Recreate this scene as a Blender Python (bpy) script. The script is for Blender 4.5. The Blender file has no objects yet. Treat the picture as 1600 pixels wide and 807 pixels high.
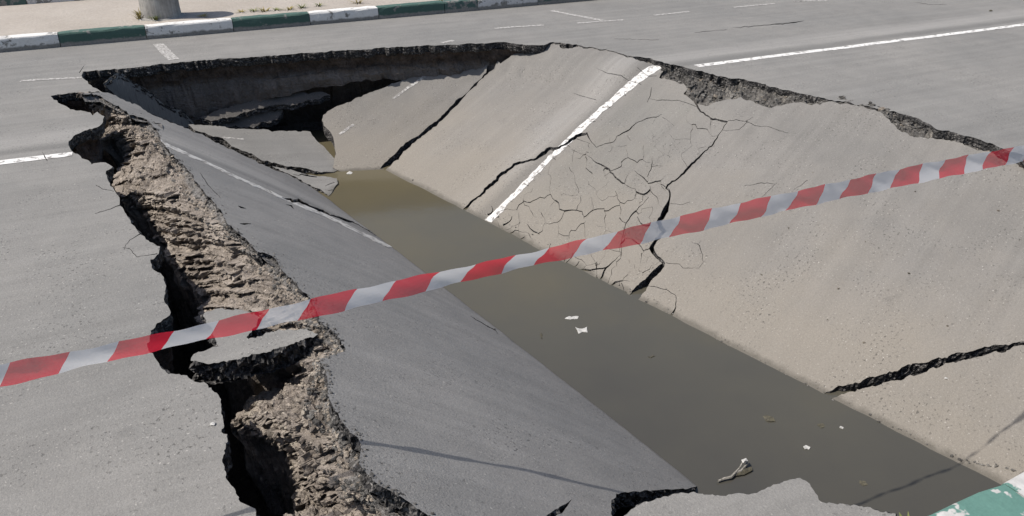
import bpy, math, random
import numpy as np
from mathutils import Vector
from mathutils.geometry import delaunay_2d_cdt

scene = bpy.context.scene
C = scene.collection
random.seed(7)
RNG = np.random.default_rng(11)

# ------------------------------------------------------------------ camera, sky, sun, exposure
CAM_H, FOC, PITCH = 2.3, 1256.0, math.radians(27.8)
cam = bpy.data.cameras.new('camera')
cam.sensor_width = 36.0
cam.lens = 36.0 * FOC / 1600.0
cam.clip_start, cam.clip_end = 0.05, 2000.0
cam_o = bpy.data.objects.new('camera', cam)
C.objects.link(cam_o)
cam_o.location = (0, 0, CAM_H)
cam_o.rotation_euler = (math.pi / 2 - PITCH, 0, 0)
scene.camera = cam_o

SUN_AZ, SUN_EL = math.radians(11), math.radians(56)
TO_SUN = Vector((-math.cos(SUN_EL) * math.cos(SUN_AZ), -math.cos(SUN_EL) * math.sin(SUN_AZ), math.sin(SUN_EL)))
world = bpy.data.worlds.new('World')
scene.world = world
world.use_nodes = True
wn = world.node_tree.nodes
bg = wn['Background']
sky = wn.new('ShaderNodeTexSky')
sky.sky_type = 'NISHITA'
sky.sun_disc = False
sky.sun_elevation = SUN_EL
sky.sun_rotation = math.atan2(TO_SUN.x, TO_SUN.y)
sky.dust_density = 2.0
world.node_tree.links.new(sky.outputs[0], bg.inputs[0])
bg.inputs[1].default_value = 0.085
sun = bpy.data.lights.new('sun', 'SUN')
sun.energy = 3.6
sun.angle = math.radians(0.5)
sun.color = (1.0, 0.945, 0.87)
sun_o = bpy.data.objects.new('sun', sun)
C.objects.link(sun_o)
sun_o.rotation_euler = TO_SUN.to_track_quat('Z', 'Y').to_euler()
sun_o.location = (-8, -2, 12)
scene.view_settings.view_transform = 'Standard'
scene.view_settings.look = 'None'
scene.view_settings.exposure = 0.66
scene.view_settings.gamma = 1.0

# ------------------------------------------------------------------ surveying: photo pixels -> points on real surfaces
CT, ST = math.cos(PITCH), math.sin(PITCH)
ORG = np.array([0, 0, CAM_H])

def rays(p):
    p = np.atleast_2d(np.asarray(p, float))
    x = (p[:, 0] - 800) / FOC
    y = -(p[:, 1] - 403.5) / FOC
    return np.stack([x, CT + y * ST, -ST + y * CT], 1)

def at(px, py, z=0.0):
    r = rays([(px, py)])[0]
    return ORG + r * ((z - CAM_H) / r[2])

def hit(p, surf):
    """points where the sight lines meet the surface z = surf(x, y)"""
    r = rays(p)
    t = (-0.4 - CAM_H) / r[:, 2]
    for _ in range(30):
        P = ORG + r * t[:, None]
        z = surf(P[:, 0], P[:, 1])
        tn = (z - CAM_H) / r[:, 2]
        t = 0.5 * t + 0.5 * tn
    P = ORG + r * t[:, None]
    P[:, 2] = surf(P[:, 0], P[:, 1])
    return P

def flat(z):
    return lambda x, y: np.full(np.shape(x), float(z))

def plane3(a, b, c):
    n = np.cross(b - a, c - a)
    n = n / n[2]
    d = n @ a
    return lambda x, y: d - n[0] * x - n[1] * y

def solve_surf(f):
    """sight line on an exact plane (f affine)"""
    d = f(0.0, 0.0); nx = d - f(1.0, 0.0); ny = d - f(0.0, 1.0)
    n = np.array([nx, ny, 1.0])
    def g(p):
        r = rays(p)
        t = (d - n @ ORG) / (r @ n)
        return ORG + r * t[:, None]
    return g

# ------------------------------------------------------------------ noise
def _hash(i, j, k):
    n = (i * 374761393 + j * 668265263 + k * 2147483647 + 1013904223) & 0xFFFFFFFF
    n = ((n ^ (n >> 13)) * 1274126177) & 0xFFFFFFFF
    n = ((n ^ (n >> 16)) * 2246822519) & 0xFFFFFFFF
    return ((n ^ (n >> 15)) & 0xFFFF) / 65535.0

def vnoise(P):
    P = np.asarray(P, float)
    I = np.floor(P).astype(np.int64)
    F = P - I
    F = F * F * (3 - 2 * F)
    out = 0
    for a in (0, 1):
        for b in (0, 1):
            for c in (0, 1):
                w = (F[:, 0] if a else 1 - F[:, 0]) * (F[:, 1] if b else 1 - F[:, 1]) * (F[:, 2] if c else 1 - F[:, 2])
                out = out + w * _hash(I[:, 0] + a, I[:, 1] + b, I[:, 2] + c)
    return out * 2 - 1

def fbm(P, scale, octs=4, seed=0.0, gain=0.5):
    P = np.asarray(P, float) * scale + seed * 17.31
    v, amp = 0, 1.0
    for o in range(octs):
        v = v + amp * vnoise(P + o * 31.7)
        amp *= gain
        P = P * 2.03
    return v

def fbm2(x, y, scale, octs=3, seed=0.0):
    return fbm(np.stack([np.ravel(x), np.ravel(y), np.zeros(np.size(x))], 1), scale, octs, seed).reshape(np.shape(x))

# ------------------------------------------------------------------ object helpers
def tag(o, label=None, cat=None, group=None, kind=None):
    if label: o['label'] = label
    if cat: o['category'] = cat
    if group: o['group'] = group
    if kind: o['kind'] = kind
    return o

def empty(name, loc, label, cat, group=None):
    o = bpy.data.objects.new(name, None)
    o.empty_display_size = 0.1
    C.objects.link(o)
    o.location = loc
    return tag(o, label, cat, group)

def mesh_obj(name, V, F, mats, parent=None, uv=None, smooth=False, mi=None, attr=None):
    V = np.asarray(V, float).reshape(-1, 3)
    if parent is not None:
        V = V - np.array(parent.location if parent.parent is None else parent.matrix_world.translation)
    me = bpy.data.meshes.new(name)
    me.from_pydata(V.tolist(), [], [list(map(int, f)) for f in F])
    if not isinstance(mats, (list, tuple)): mats = [mats]
    for m in mats: me.materials.append(m)
    if mi is not None: me.polygons.foreach_set('material_index', np.asarray(mi, np.int32))
    if uv is not None:
        lay = me.uv_layers.new(name='UVMap')
        li = np.empty(len(me.loops), np.int32)
        me.loops.foreach_get('vertex_index', li)
        lay.data.foreach_set('uv', np.asarray(uv, np.float32)[li].ravel())
    if attr is not None:
        for an, av in attr.items():
            a = me.attributes.new(an, 'FLOAT', 'POINT')
            a.data.foreach_set('value', np.asarray(av, np.float32))
    if smooth: me.polygons.foreach_set('use_smooth', np.ones(len(me.polygons), bool))
    me.update()
    o = bpy.data.objects.new(name, me)
    C.objects.link(o)
    if parent is not None: o.parent = parent
    return o

# ------------------------------------------------------------------ materials
class NT:
    def __init__(s, name):
        s.m = bpy.data.materials.new(name)
        s.m.use_nodes = True
        s.t = s.m.node_tree
        s.b = s.t.nodes['Principled BSDF']
    def n(s, typ, **kw):
        x = s.t.nodes.new(typ)
        for k, v in kw.items():
            if hasattr(x, k): setattr(x, k, v)
            else: x.inputs[k].default_value = v
        return x
    def l(s, a, b): s.t.links.new(a, b)
    def coord(s, which='Object'):
        return s.n('ShaderNodeTexCoord').outputs[which]
    def noise(s, co, scale, detail=4, rough=0.55, mapping=None):
        if mapping:
            mp = s.n('ShaderNodeMapping'); mp.inputs['Scale'].default_value = mapping
            s.l(co, mp.inputs[0]); co = mp.outputs[0]
        x = s.n('ShaderNodeTexNoise'); x.inputs['Scale'].default_value = scale
        x.inputs['Detail'].default_value = detail; x.inputs['Roughness'].default_value = rough
        s.l(co, x.inputs['Vector'])
        return x.outputs['Fac']
    def voro(s, co, scale, feature='F1', out='Distance'):
        x = s.n('ShaderNodeTexVoronoi'); x.feature = feature; x.inputs['Scale'].default_value = scale
        s.l(co, x.inputs['Vector'])
        return x.outputs[out]
    def ramp(s, fac, stops):
        x = s.n('ShaderNodeValToRGB')
        while len(x.color_ramp.elements) < len(stops): x.color_ramp.elements.new(0.5)
        for e, (p, c) in zip(x.color_ramp.elements, stops):
            e.position = p
            e.color = (c, c, c, 1) if np.isscalar(c) else (*c, 1)
        s.l(fac, x.inputs[0])
        return x.outputs[0]
    def mix(s, fac, a, b, mode='MIX'):
        x = s.n('ShaderNodeMix'); x.data_type = 'RGBA'; x.blend_type = mode
        for k, v in ((0, fac), (6, a), (7, b)):
            if hasattr(v, 'links'): s.l(v, x.inputs[k])
            elif k == 0: x.inputs[0].default_value = v
            else: x.inputs[k].default_value = (v, v, v, 1) if np.isscalar(v) else (*v, 1)
        return x.outputs[2]
    def math(s, op, a, b=0.0):
        x = s.n('ShaderNodeMath'); x.operation = op
        for k, v in ((0, a), (1, b)):
            if hasattr(v, 'links'): s.l(v, x.inputs[k])
            else: x.inputs[k].default_value = v
        return x.outputs[0]
    def bump(s, h, strength=0.5, dist=0.01, prev=None):
        x = s.n('ShaderNodeBump'); x.inputs['Strength'].default_value = strength; x.inputs['Distance'].default_value = dist
        s.l(h, x.inputs['Height'])
        if prev is not None: s.l(prev, x.inputs['Normal'])
        return x.outputs[0]
    def done(s, col, rough=0.9, normal=None, spec=0.3):
        if hasattr(col, 'links'): s.l(col, s.b.inputs['Base Color'])
        else: s.b.inputs['Base Color'].default_value = (*col, 1)
        if hasattr(rough, 'links'): s.l(rough, s.b.inputs['Roughness'])
        else: s.b.inputs['Roughness'].default_value = rough
        s.b.inputs['Specular IOR Level'].default_value = spec
        if normal is not None: s.l(normal, s.b.inputs['Normal'])
        return s.m

def mat_asphalt(name, base=(0.173, 0.170, 0.163), mud=0.0):
    """old dry road surface; UV holds road metres: u along the traffic, v away from the solid line"""
    k = NT(name)
    uv = k.coord('UV')
    sep = k.n('ShaderNodeSeparateXYZ'); k.l(uv, sep.inputs[0])
    v = sep.outputs[1]
    big = k.noise(uv, 0.55, 3)
    mid = k.noise(uv, 4.0, 4)
    streak = k.noise(uv, 1.0, 4, 0.6, mapping=(0.35, 9.0, 1.0))
    grain = k.noise(uv, 210.0, 3, 0.7)
    fine = k.noise(uv, 70.0, 3, 0.65)
    stones = k.voro(uv, 95.0)
    patch = k.noise(uv, 2.3, 3, 0.6)
    col = k.mix(k.ramp(big, [(0.3, 0.0), (0.7, 1.0)]), tuple(c * 0.88 for c in base), tuple(c * b for c, b in zip(base, (1.10, 1.08, 1.06))))
    col = k.mix(0.3, col, k.ramp(mid, [(0.3, 0.4), (0.7, 0.62)]), 'OVERLAY')
    col = k.mix(0.38, col, k.ramp(streak, [(0.35, 0.42), (0.7, 0.62)]), 'OVERLAY')
    # polished wheel track along the line
    wob = k.math('ADD', v, k.math('MULTIPLY', k.math('SUBTRACT', k.noise(uv, 0.8, 2), 0.5), 0.12))
    band = k.ramp(k.math('DIVIDE', wob, 2.0), [(0.06, 0.0), (0.15, 1.0), (0.24, 0.85), (0.36, 0.0)])
    bandm = k.math('MULTIPLY', band, k.ramp(streak, [(0.3, 0.5), (0.6, 1.0)]))
    col = k.mix(k.math('MULTIPLY', bandm, 0.75), col, (0.25, 0.242, 0.23))
    if mud:   # hairline crazing in the worn lane beside the line
        vm = k.math('MULTIPLY', k.ramp(k.math('MULTIPLY', v, -0.5), [(0.02, 0.0), (0.06, 1.0), (0.45, 1.0), (0.7, 0.0)]),
                    k.ramp(k.math('MULTIPLY', sep.outputs[0], -0.25), [(0.0, 0.3), (0.12, 1.0)]))
        # grey-green grime in the same worn lane
        col = k.mix(k.math('MULTIPLY', vm, k.math('MULTIPLY', k.ramp(mid, [(0.3, 0.2), (0.7, 1.0)]), 0.22)), col, (0.125, 0.13, 0.112))
    # dried mud film with its own uneven outline
    if mud:
        geo2 = k.n('ShaderNodeNewGeometry'); sz2 = k.n('ShaderNodeSeparateXYZ'); k.l(geo2.outputs['Position'], sz2.inputs[0])
        hgt = k.math('ADD', k.math('ADD', sz2.outputs[2], 1.09), k.math('MULTIPLY', k.math('SUBTRACT', k.noise(uv, 1.2, 5, 0.6), 0.5), 0.9))
        silt = k.ramp(hgt, [(0.12, 1.0), (0.62, 0.0)])          # film left where the water stood
        mm = k.ramp(k.noise(uv, 0.9, 4, 0.6), [(0.40, 0.0), (0.66, 1.0)])
        col = k.mix(k.math('MULTIPLY', mm, mud * .6), col, (0.192, 0.178, 0.160))
        col = k.mix(k.math('MULTIPLY', silt, mud), col, (0.212, 0.190, 0.158))
    # dark worn strip right beside the line, oil drips between the wheel tracks
    sdw = k.ramp(k.math('DIVIDE', wob, 2.0), [(0.012, 0.0), (0.03, 1.0), (0.075, 0.9), (0.13, 0.0)])
    col = k.mix(k.math('MULTIPLY', sdw, 0.45), col, tuple(c * .62 for c in base))
    oil = k.math('MULTIPLY', k.ramp(k.noise(uv, 3.1, 5, .62), [(0.62, 0.0), (0.74, 1.0)]), k.ramp(big, [(0.4, 0.0), (0.6, 1.0)]))
    col = k.mix(k.math('MULTIPLY', oil, 0.35), col, tuple(c * .5 for c in base))
    # aggregate speckle and lost-stone pits, in uneven patches
    col = k.mix(0.55, col, k.ramp(grain, [(0.25, 0.32), (0.5, 0.5), (0.78, 0.74)]), 'OVERLAY')
    col = k.mix(0.35, col, k.ramp(fine, [(0.3, 0.36), (0.7, 0.64)]), 'OVERLAY')
    pit = k.math('MULTIPLY', k.ramp(k.noise(uv, 48.0, 2, 0.5), [(0.61, 0.0), (0.67, 1.0)]), k.ramp(patch, [(0.44, 0.06), (0.62, 1.0)]))
    col = k.mix(k.math('MULTIPLY', pit, 0.65), col, (0.045, 0.043, 0.04))
    lite = k.math('MULTIPLY', k.ramp(k.noise(uv, 62.0, 1, 0.5), [(0.68, 0.0), (0.73, 1.0)]), k.ramp(patch, [(0.35, 0.25), (0.6, 1.0)]))
    col = k.mix(k.math('MULTIPLY', lite, 0.5), col, (0.42, 0.40, 0.37))
    geo = k.n('ShaderNodeNewGeometry'); sz = k.n('ShaderNodeSeparateXYZ'); k.l(geo.outputs['Position'], sz.inputs[0])
    dz = k.math('ADD', k.math('ADD', sz.outputs[2], 1.09), k.math('MULTIPLY', k.math('SUBTRACT', k.noise(uv, 9.0, 4, .65), 0.5), 0.035))
    damp = k.ramp(dz, [(0.006, 1.0), (0.022, 0.0)])
    col = k.mix(k.math('MULTIPLY', damp, 0.6), col, (0.06, 0.055, 0.045))
    nb = k.bump(k.noise(uv, 6.0, 3), 0.5, 0.012)
    nb = k.bump(grain, 0.55, 0.004, nb)
    nb = k.bump(stones, 0.3, 0.004, nb)
    nb = k.bump(k.math('SUBTRACT', 1.0, pit), 0.5, 0.004, nb)
    return k.done(col, k.ramp(mid, [(0.3, 0.82), (0.7, 0.95)]), nb, 0.25)

def mat_broken(name='asphalt_broken', a=(0.022, 0.021, 0.021), b=(0.19, 0.18, 0.17)):
    k = NT(name)
    co = k.coord()
    vc = k.n('ShaderNodeTexVoronoi'); vc.inputs['Scale'].default_value = 70.0
    k.l(co, vc.inputs['Vector'])
    st = k.ramp(vc.outputs['Color'], [(0.45, a), (0.62, tuple(c * .4 for c in b)), (0.85, b)])
    big = k.noise(co, 14.0, 4)
    col = k.mix(k.ramp(big, [(0.35, 0.0), (0.65, 0.8)]), st, a)
    nb = k.bump(vc.outputs['Distance'], 0.9, 0.012)
    nb = k.bump(k.noise(co, 40, 4), 0.7, 0.02, nb)
    return k.done(col, 0.85, nb, 0.3)

def mat_soil(name, c1, c2, c3, scale=1.0, grey=None):
    k = NT(name)
    co = k.coord()
    n1 = k.noise(co, 3.0 * scale, 5, 0.6)
    n2 = k.noise(co, 16.0 * scale, 5, 0.65)
    n3 = k.noise(co, 60.0 * scale, 4, 0.7)
    vc = k.voro(co, 45.0 * scale, out='Color')
    col = k.ramp(n1, [(0.3, c1), (0.5, c2), (0.7, c3)])
    col = k.mix(0.55, col, k.ramp(n2, [(0.3, 0.25), (0.5, 0.5), (0.72, 0.78)]), 'OVERLAY')
    col = k.mix(0.35, col, k.ramp(n3, [(0.3, 0.25), (0.7, 0.75)]), 'OVERLAY')
    col = k.mix(k.ramp(vc, [(0.8, 0.0), (0.9, 0.5)]), col, tuple(min(1, c * 1.6) for c in c3))
    if grey:
        at_ = k.n('ShaderNodeAttribute'); at_.attribute_name = 'crumb'
        f = k.ramp(k.math('ADD', at_.outputs['Fac'], k.math('MULTIPLY', k.math('SUBTRACT', n2, 0.5), 0.5)), [(0.35, 0.0), (0.6, 1.0)])
        g = k.ramp(k.voro(co, 60, out='Color'), [(0.3, tuple(c * 0.45 for c in grey)), (0.8, grey)])
        col = k.mix(f, col, g)
    nb = k.bump(n2, 0.8, 0.05)
    nb = k.bump(n3, 0.8, 0.015, nb)
    return k.done(col, 0.95, nb, 0.15)

def mat_wall():
    """pit wall: dark road base over greyish clay, by depth"""
    k = NT('pit_wall_earth')
    co = k.coord()
    sep = k.n('ShaderNodeSeparateXYZ'); k.l(co, sep.inputs[0])
    n2 = k.noise(co, 9.0, 5, 0.65)
    z = k.math('ADD', sep.outputs[2], k.math('MULTIPLY', k.math('SUBTRACT', n2, 0.5), 0.14))
    f = k.ramp(k.math('MULTIPLY', z, -1.0), [(0.22, 0.0), (0.30, 1.0)])
    top = k.ramp(n2, [(0.3, (0.035, 0.028, 0.024)), (0.7, (0.11, 0.085, 0.07))])
    low = k.ramp(k.noise(co, 2.2, 4), [(0.3, (0.10, 0.088, 0.08)), (0.7, (0.165, 0.145, 0.13))])
    col = k.mix(f, top, low)
    col = k.mix(0.35, col, k.ramp(k.noise(co, 45, 4, 0.7), [(0.3, 0.25), (0.7, 0.75)]), 'OVERLAY')
    nb = k.bump(n2, 0.9, 0.07)
    nb = k.bump(k.noise(co, 4, 4, .6, mapping=(1, 1, 7)), 0.7, 0.05, nb)
    nb = k.bump(k.noise(co, 50, 4), 0.7, 0.02, nb)
    return k.done(col, 0.95, nb, 0.1)

def mat_paint(name, c, under=(0.20, 0.19, 0.18), wear=0.57, co='UV', scale=14.0):
    k = NT(name)
    uv = k.coord(co)
    n = k.noise(uv, scale, 5, 0.68)
    n2 = k.noise(uv, scale * 9, 3, 0.7)
    f = k.ramp(k.math('ADD', n, k.math('MULTIPLY', n2, 0.25)), [(wear + 0.10, 0.0), (wear + 0.17, 1.0)])
    col = k.mix(0.25, c, k.ramp(k.noise(uv, 5, 4), [(0.3, 0.35), (0.7, 0.6)]), 'OVERLAY')
    col = k.mix(f, col, under)
    return k.done(col, 0.75, k.bump(n2, 0.3, 0.004), 0.3)

M_ASPH = mat_asphalt('asphalt')
M_ASPH_MUD = mat_asphalt('asphalt_muddy', (0.164, 0.158, 0.149), 0.6)
M_ASPH_SHADE = mat_asphalt('asphalt_painted_shade', (0.085, 0.080, 0.075))  # base colour darkened to paint in shade on the sheets under the far rim
M_ASPH_L = mat_asphalt('asphalt_left', (0.182, 0.179, 0.174))
M_EDGE = mat_broken()
M_RUBBLE = mat_soil('crumbled_asphalt', (0.05, 0.048, 0.045), (0.115, 0.108, 0.10), (0.24, 0.225, 0.20), 1.8)
M_SOIL = mat_soil('sandy_soil', (0.165, 0.141, 0.120), (0.24, 0.208, 0.178), (0.33, 0.29, 0.25), 1.0, grey=(0.20, 0.19, 0.18))
M_SOILDK = mat_soil('wet_soil', (0.03, 0.025, 0.02), (0.05, 0.042, 0.035), (0.075, 0.062, 0.05))
M_WALL = mat_wall()
M_PAINT = mat_paint('road_paint_white', (0.60, 0.59, 0.57), wear=0.55)
M_PAINT_S = mat_paint('road_paint_cracked', (0.55, 0.54, 0.52), wear=0.545, scale=18.0)
M_PAINT_F = mat_paint('road_paint_faded', (0.42, 0.41, 0.39), wear=0.47, scale=30.0)
M_PAINT_L = mat_paint('road_paint_dusty', (0.43, 0.42, 0.40), wear=0.52)

# ------------------------------------------------------------------ road frame
RA = math.radians(25.3)
RD = np.array([math.cos(RA), math.sin(RA)])      # along the traffic
RN = np.array([-math.sin(RA), math.cos(RA)])     # away from the viewer
L0 = at(1085, 103)[:2]
def road_uv(x, y):
    dx, dy = x - L0[0], y - L0[1]
    return np.stack([dx * RD[0] + dy * RD[1], dx * RN[0] + dy * RN[1]], -1)
def from_uv(u, v):
    return L0 + u * RD + v * RN

def frame(p0, p1):
    """road metres on a displaced slab, from two points of its own white line"""
    d = (p1[:2] - p0[:2]) / np.linalg.norm(p1[:2] - p0[:2]); o = p1[:2]
    return lambda x, y: np.stack([(x - o[0]) * d[0] + (y - o[1]) * d[1], -(x - o[0]) * d[1] + (y - o[1]) * d[0]], -1)

# ------------------------------------------------------------------ 2D helpers
def jag(pts, step=4.0, amp=1.2, seed=0, closed=True):
    """break a traced outline into small irregular steps"""
    pts = [np.array(p[:2], float) for p in pts]
    r = np.random.default_rng(seed + 101)
    out = []
    n = len(pts)
    for i in range(n if closed else n - 1):
        a, b = pts[i], pts[(i + 1) % n]
        d = b - a
        L = np.hypot(*d)
        if L < 1e-9: continue
        m = max(1, int(L / step))
        nn = np.array([-d[1], d[0]]) / L
        out.append(a)
        ph = 0.0
        for q in range(1, m):
            t = q / m
            ph = 0.55 * ph + r.normal() * amp * 0.75
            out.append(a + d * t + nn * ph * min(1, 4 * t * (1 - t) + 0.25) + d / L * r.uniform(-.25, .25) * step)
    if not closed: out.append(pts[-1])
    return np.array(out)

def inside(P, poly):
    x, y = P[:, 0], P[:, 1]
    px, py = poly[:, 0], poly[:, 1]
    res = np.zeros(len(P), bool)
    bb = (x >= px.min()) & (x <= px.max()) & (y >= py.min()) & (y <= py.max())
    idx = np.nonzero(bb)[0]
    if len(idx) == 0: return res
    xs, ys = x[idx], y[idx]
    c = np.zeros(len(idx), bool)
    qx, qy = np.roll(px, -1), np.roll(py, -1)
    for a, b, e, f in zip(px, py, qx, qy):
        if b == f: continue
        m = ((b > ys) != (f > ys))
        c ^= m & (xs < (e - a) * (ys - b) / (f - b) + a)
    res[idx] = c
    return res

def crack_loop(pts, seed=0, amp=0.7, step=4.0):
    """closed outline of a crack from (px, py, width px) points"""
    P = [np.array(p[:2], float) for p in pts]
    W = [p[2] for p in pts]
    cl = [P[0]]; ws = [W[0]]
    r = np.random.default_rng(seed + 5)
    for i in range(len(P) - 1):
        d = P[i + 1] - P[i]; L = np.hypot(*d); m = max(1, int(L / step))
        nn = np.array([-d[1], d[0]]) / max(L, 1e-6)
        for q in range(1, m + 1):
            t = q / m
            w = W[i] * (1 - t) + W[i + 1] * t
            cl.append(P[i] + d * t + nn * r.normal() * min(amp, 0.3 + w * 0.12) * (q < m))
            ws.append(w)
    cl = np.array(cl); ws = np.array(ws)
    tan = np.gradient(cl, axis=0); tan /= np.maximum(np.hypot(tan[:, 0], tan[:, 1]), 1e-6)[:, None]
    nn = np.stack([-tan[:, 1], tan[:, 0]], 1)
    ws = ws * np.clip(.55 + .45 * (ws - 2) / 1.5, .55, 1)
    def wob():
        q = np.convolve(np.pad(r.uniform(-1, 1, len(ws)), 2, 'edge'), np.array([.15, .2, .3, .2, .15]), 'valid')
        return np.clip(ws * .5 * q * 1.1, -2.2, 2.2)
    wl = ws * 0.5 + wob()
    wr = ws * 0.5 + wob()
    return np.concatenate([cl + nn * wl[:, None], (cl - nn * wr[:, None])[::-1]])

def cdt(loops, extra):
    verts, edges = [], []
    for lp in loops:
        b = len(verts)
        verts += [Vector((float(x), float(y))) for x, y in lp]
        n = len(lp)
        edges += [(b + i, b + (i + 1) % n) for i in range(n)]
    verts += [Vector((float(x), float(y))) for x, y in extra]
    v, e, f, *_ = delaunay_2d_cdt(verts, edges, [], 0, 1e-5, False)
    return np.array([(a.x, a.y) for a in v]), np.array(f)

def components(T):
    """triangle components over shared edges"""
    par = list(range(len(T)))
    def find(a):
        while par[a] != a:
            par[a] = par[par[a]]; a = par[a]
        return a
    seen = {}
    for i, t in enumerate(T):
        for a, b in ((t[0], t[1]), (t[1], t[2]), (t[2], t[0])):
            k = (a, b) if a < b else (b, a)
            j = seen.get(k)
            if j is None: seen[k] = i
            else: par[find(i)] = find(j)
    return np.array([find(i) for i in range(len(T))])

def boundary_edges(T):
    cnt = {}
    for t in T:
        for a, b in ((t[0], t[1]), (t[1], t[2]), (t[2], t[0])):
            k = (a, b) if a < b else (b, a)
            cnt[k] = None if k in cnt else (a, b)
    return [v for v in cnt.values() if v is not None]

def ccw(V2, T):
    a, b, c = V2[T[:, 0]], V2[T[:, 1]], V2[T[:, 2]]
    s = (b[:, 0] - a[:, 0]) * (c[:, 1] - a[:, 1]) - (b[:, 1] - a[:, 1]) * (c[:, 0] - a[:, 0])
    T = T.copy()
    T[s < 0] = T[s < 0][:, [0, 2, 1]]
    return T[np.abs(s) > 1e-10]

def compact(V, T):
    u, inv = np.unique(T.ravel(), return_inverse=True)
    return V[u], inv.reshape(T.shape), u

def edge_walls(V3, T, thick, seed=0, rough=0.012, skip=None):
    """broken side faces down from the rim of a sheet; returns verts, quads"""
    be = boundary_edges(T)
    if skip is not None: be = [e for e in be if not (skip[e[0]] and skip[e[1]])]
    ids = sorted({i for e in be for i in e})
    if not ids: return np.zeros((0, 3)), []
    mp = {i: q for q, i in enumerate(ids)}
    P = V3[ids]
    nrm = np.zeros((len(ids), 2))
    for a, b in be:   # ccw triangle edge: outside lies to the right
        d = V3[b, :2] - V3[a, :2]
        o = np.array([d[1], -d[0]]) / max(np.hypot(*d), 1e-9)
        nrm[mp[a]] += o; nrm[mp[b]] += o
    nrm /= np.maximum(np.hypot(nrm[:, 0], nrm[:, 1]), 1e-6)[:, None]
    rows = [P]
    n = len(ids)
    levels = (0.12, 0.3, 0.48, 0.66, 0.84, 1.0)
    for q, f in enumerate(levels):
        R = P.copy()
        R[:, 2] -= thick * f * (1 + 0.12 * fbm(P, 30, 2, seed + q))
        off = fbm(R * [1, 1, 2.2], 38, 3, seed + 3 + 5 * q) * rough * 1.5 - 0.3 * rough - (0.4 * rough if f == 1 else 0)
        R[:, :2] += nrm * off[:, None]
        rows.append(R)
    V = np.concatenate(rows)
    F = []
    for r in range(len(levels)):
        for a, b in be:
            i, j = mp[a] + r * n, mp[b] + r * n
            F.append((j, i, i + n, j + n))
    return V, F

def sheet(outer, surf, cracks=(), paints=(), extra=None, spacing=0.07, seed=0, holes=()):
    """outer, cracks, paints: XY loops -> V2, T, paint mask list"""
    lo, hi = outer.min(0), outer.max(0)
    if extra is None:
        gx = np.arange(lo[0], hi[0], spacing); gy = np.arange(lo[1], hi[1], spacing)
        G = np.stack(np.meshgrid(gx, gy), -1).reshape(-1, 2)
        G = G + RNG.uniform(-.35, .35, G.shape) * spacing
        extra = G[inside(G, outer)]
    V2, T = cdt([outer, *holes, *cracks, *paints], extra)
    T = ccw(V2, T)
    ce = V2[T].mean(1)
    keep = inside(ce, outer)
    for c in list(cracks) + list(holes): keep &= ~inside(ce, c)
    T = T[keep]; ce = ce[keep]
    pm = [inside(ce, p) for p in paints]
    return V2, T, pm

def build_piece(parent, V2, T, pm, surf, mat, thick, paint_mats, seed, name='top', wall_name='broken_edge', bottom=True, rough=0.012, uvf=None):
    uvf = uvf or road_uv
    V, T2, u = compact(V2, T)
    z = surf(V[:, 0], V[:, 1])
    V3 = np.column_stack([V, z])
    uv = uvf(V[:, 0], V[:, 1])
    mesh_obj(name, V3, T2, mat, parent, uv=uv, smooth=True)
    W, F = edge_walls(V3, T2, thick, seed, rough)
    if bottom:
        B = V3.copy(); B[:, 2] -= thick * 0.97
        F = list(F) + [tuple(t[::-1] + len(W)) for t in T2]
        W = np.concatenate([W, B])
    mesh_obj(wall_name, W, F, M_EDGE, parent, smooth=False)
    for m, pmat, pname in zip(pm, paint_mats[0], paint_mats[1]):
        if not m.any(): continue
        PV, PT, _ = compact(V2, T[m])
        P3 = np.column_stack([PV, surf(PV[:, 0], PV[:, 1]) + 0.003])
        EW, EF = edge_walls(P3, PT, 0.004, seed, 0.0)
        n0 = len(P3)
        mesh_obj(pname, np.concatenate([P3, EW]), [tuple(t) for t in PT] + [tuple(i + n0 for i in f) for f in EF], pmat, parent,
                 uv=uvf(*np.concatenate([P3, EW])[:, :2].T), smooth=False)

# ------------------------------------------------------------------ the planes of the collapse
WATER = -1.09
road_z = lambda x, y: 0.005 * fbm2(x, y, 1.1, 3, 3)
pr = plane3(at(600, 265, WATER), at(1500, 725, WATER), at(1030, 105, -.06))
def lifted(base, x, y):      # the sheet bends up to stay joined to the road at the head of the hole
    ax, ay, bx_, by_ = .36, 10.48, 1.42, 9.62
    t = np.clip(((x - ax) * (bx_ - ax) + (y - ay) * (by_ - ay)) / ((bx_ - ax) ** 2 + (by_ - ay) ** 2), 0, 1)
    d2 = (x - ax - t * (bx_ - ax)) ** 2 + (y - ay - t * (by_ - ay)) ** 2
    w = np.exp(-d2 / (2 * .34 ** 2))
    z = base(x, y) + .07 * np.exp(-((x + .1) ** 2 + (y - 10.35) ** 2) / (2 * .36 ** 2))
    return np.minimum(np.where(z > -.32, z * (1 - w) - .005 * w, z), -.004)
def pr_z(x, y):
    z = lifted(pr, x, y)
    return z + (0.0035 * fbm2(x, y, 1.3, 3, 5) + .0035 * fbm2(x, y, 5.0, 3, 15)) * np.clip(-z * 5, .05, 1)
rim_a, rim_b = at(130, 112), at(800, 68)
_u = (rim_b - rim_a) / np.linalg.norm(rim_b - rim_a); _n = np.array([-_u[1], _u[0], 0])
def onrim(px, py, off):
    r = rays([(px, py)])[0]
    return ORG + r * ((_n @ rim_a - off - _n @ ORG) / (_n @ r))
pr_hit = solve_surf(pr)
pa = plane3(onrim(505, 180, .13), pr_hit([(788, 92)])[0] - [0, 0, .006], at(600, 265, WATER))
pa_z = lambda x, y: lifted(pa, x, y) + 0.003 * fbm2(x, y, 1.3, 3, 6)
pb = plane3(onrim(294, 195, .06), onrim(485, 206, .06), at(537, 262, WATER + .01))
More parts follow.
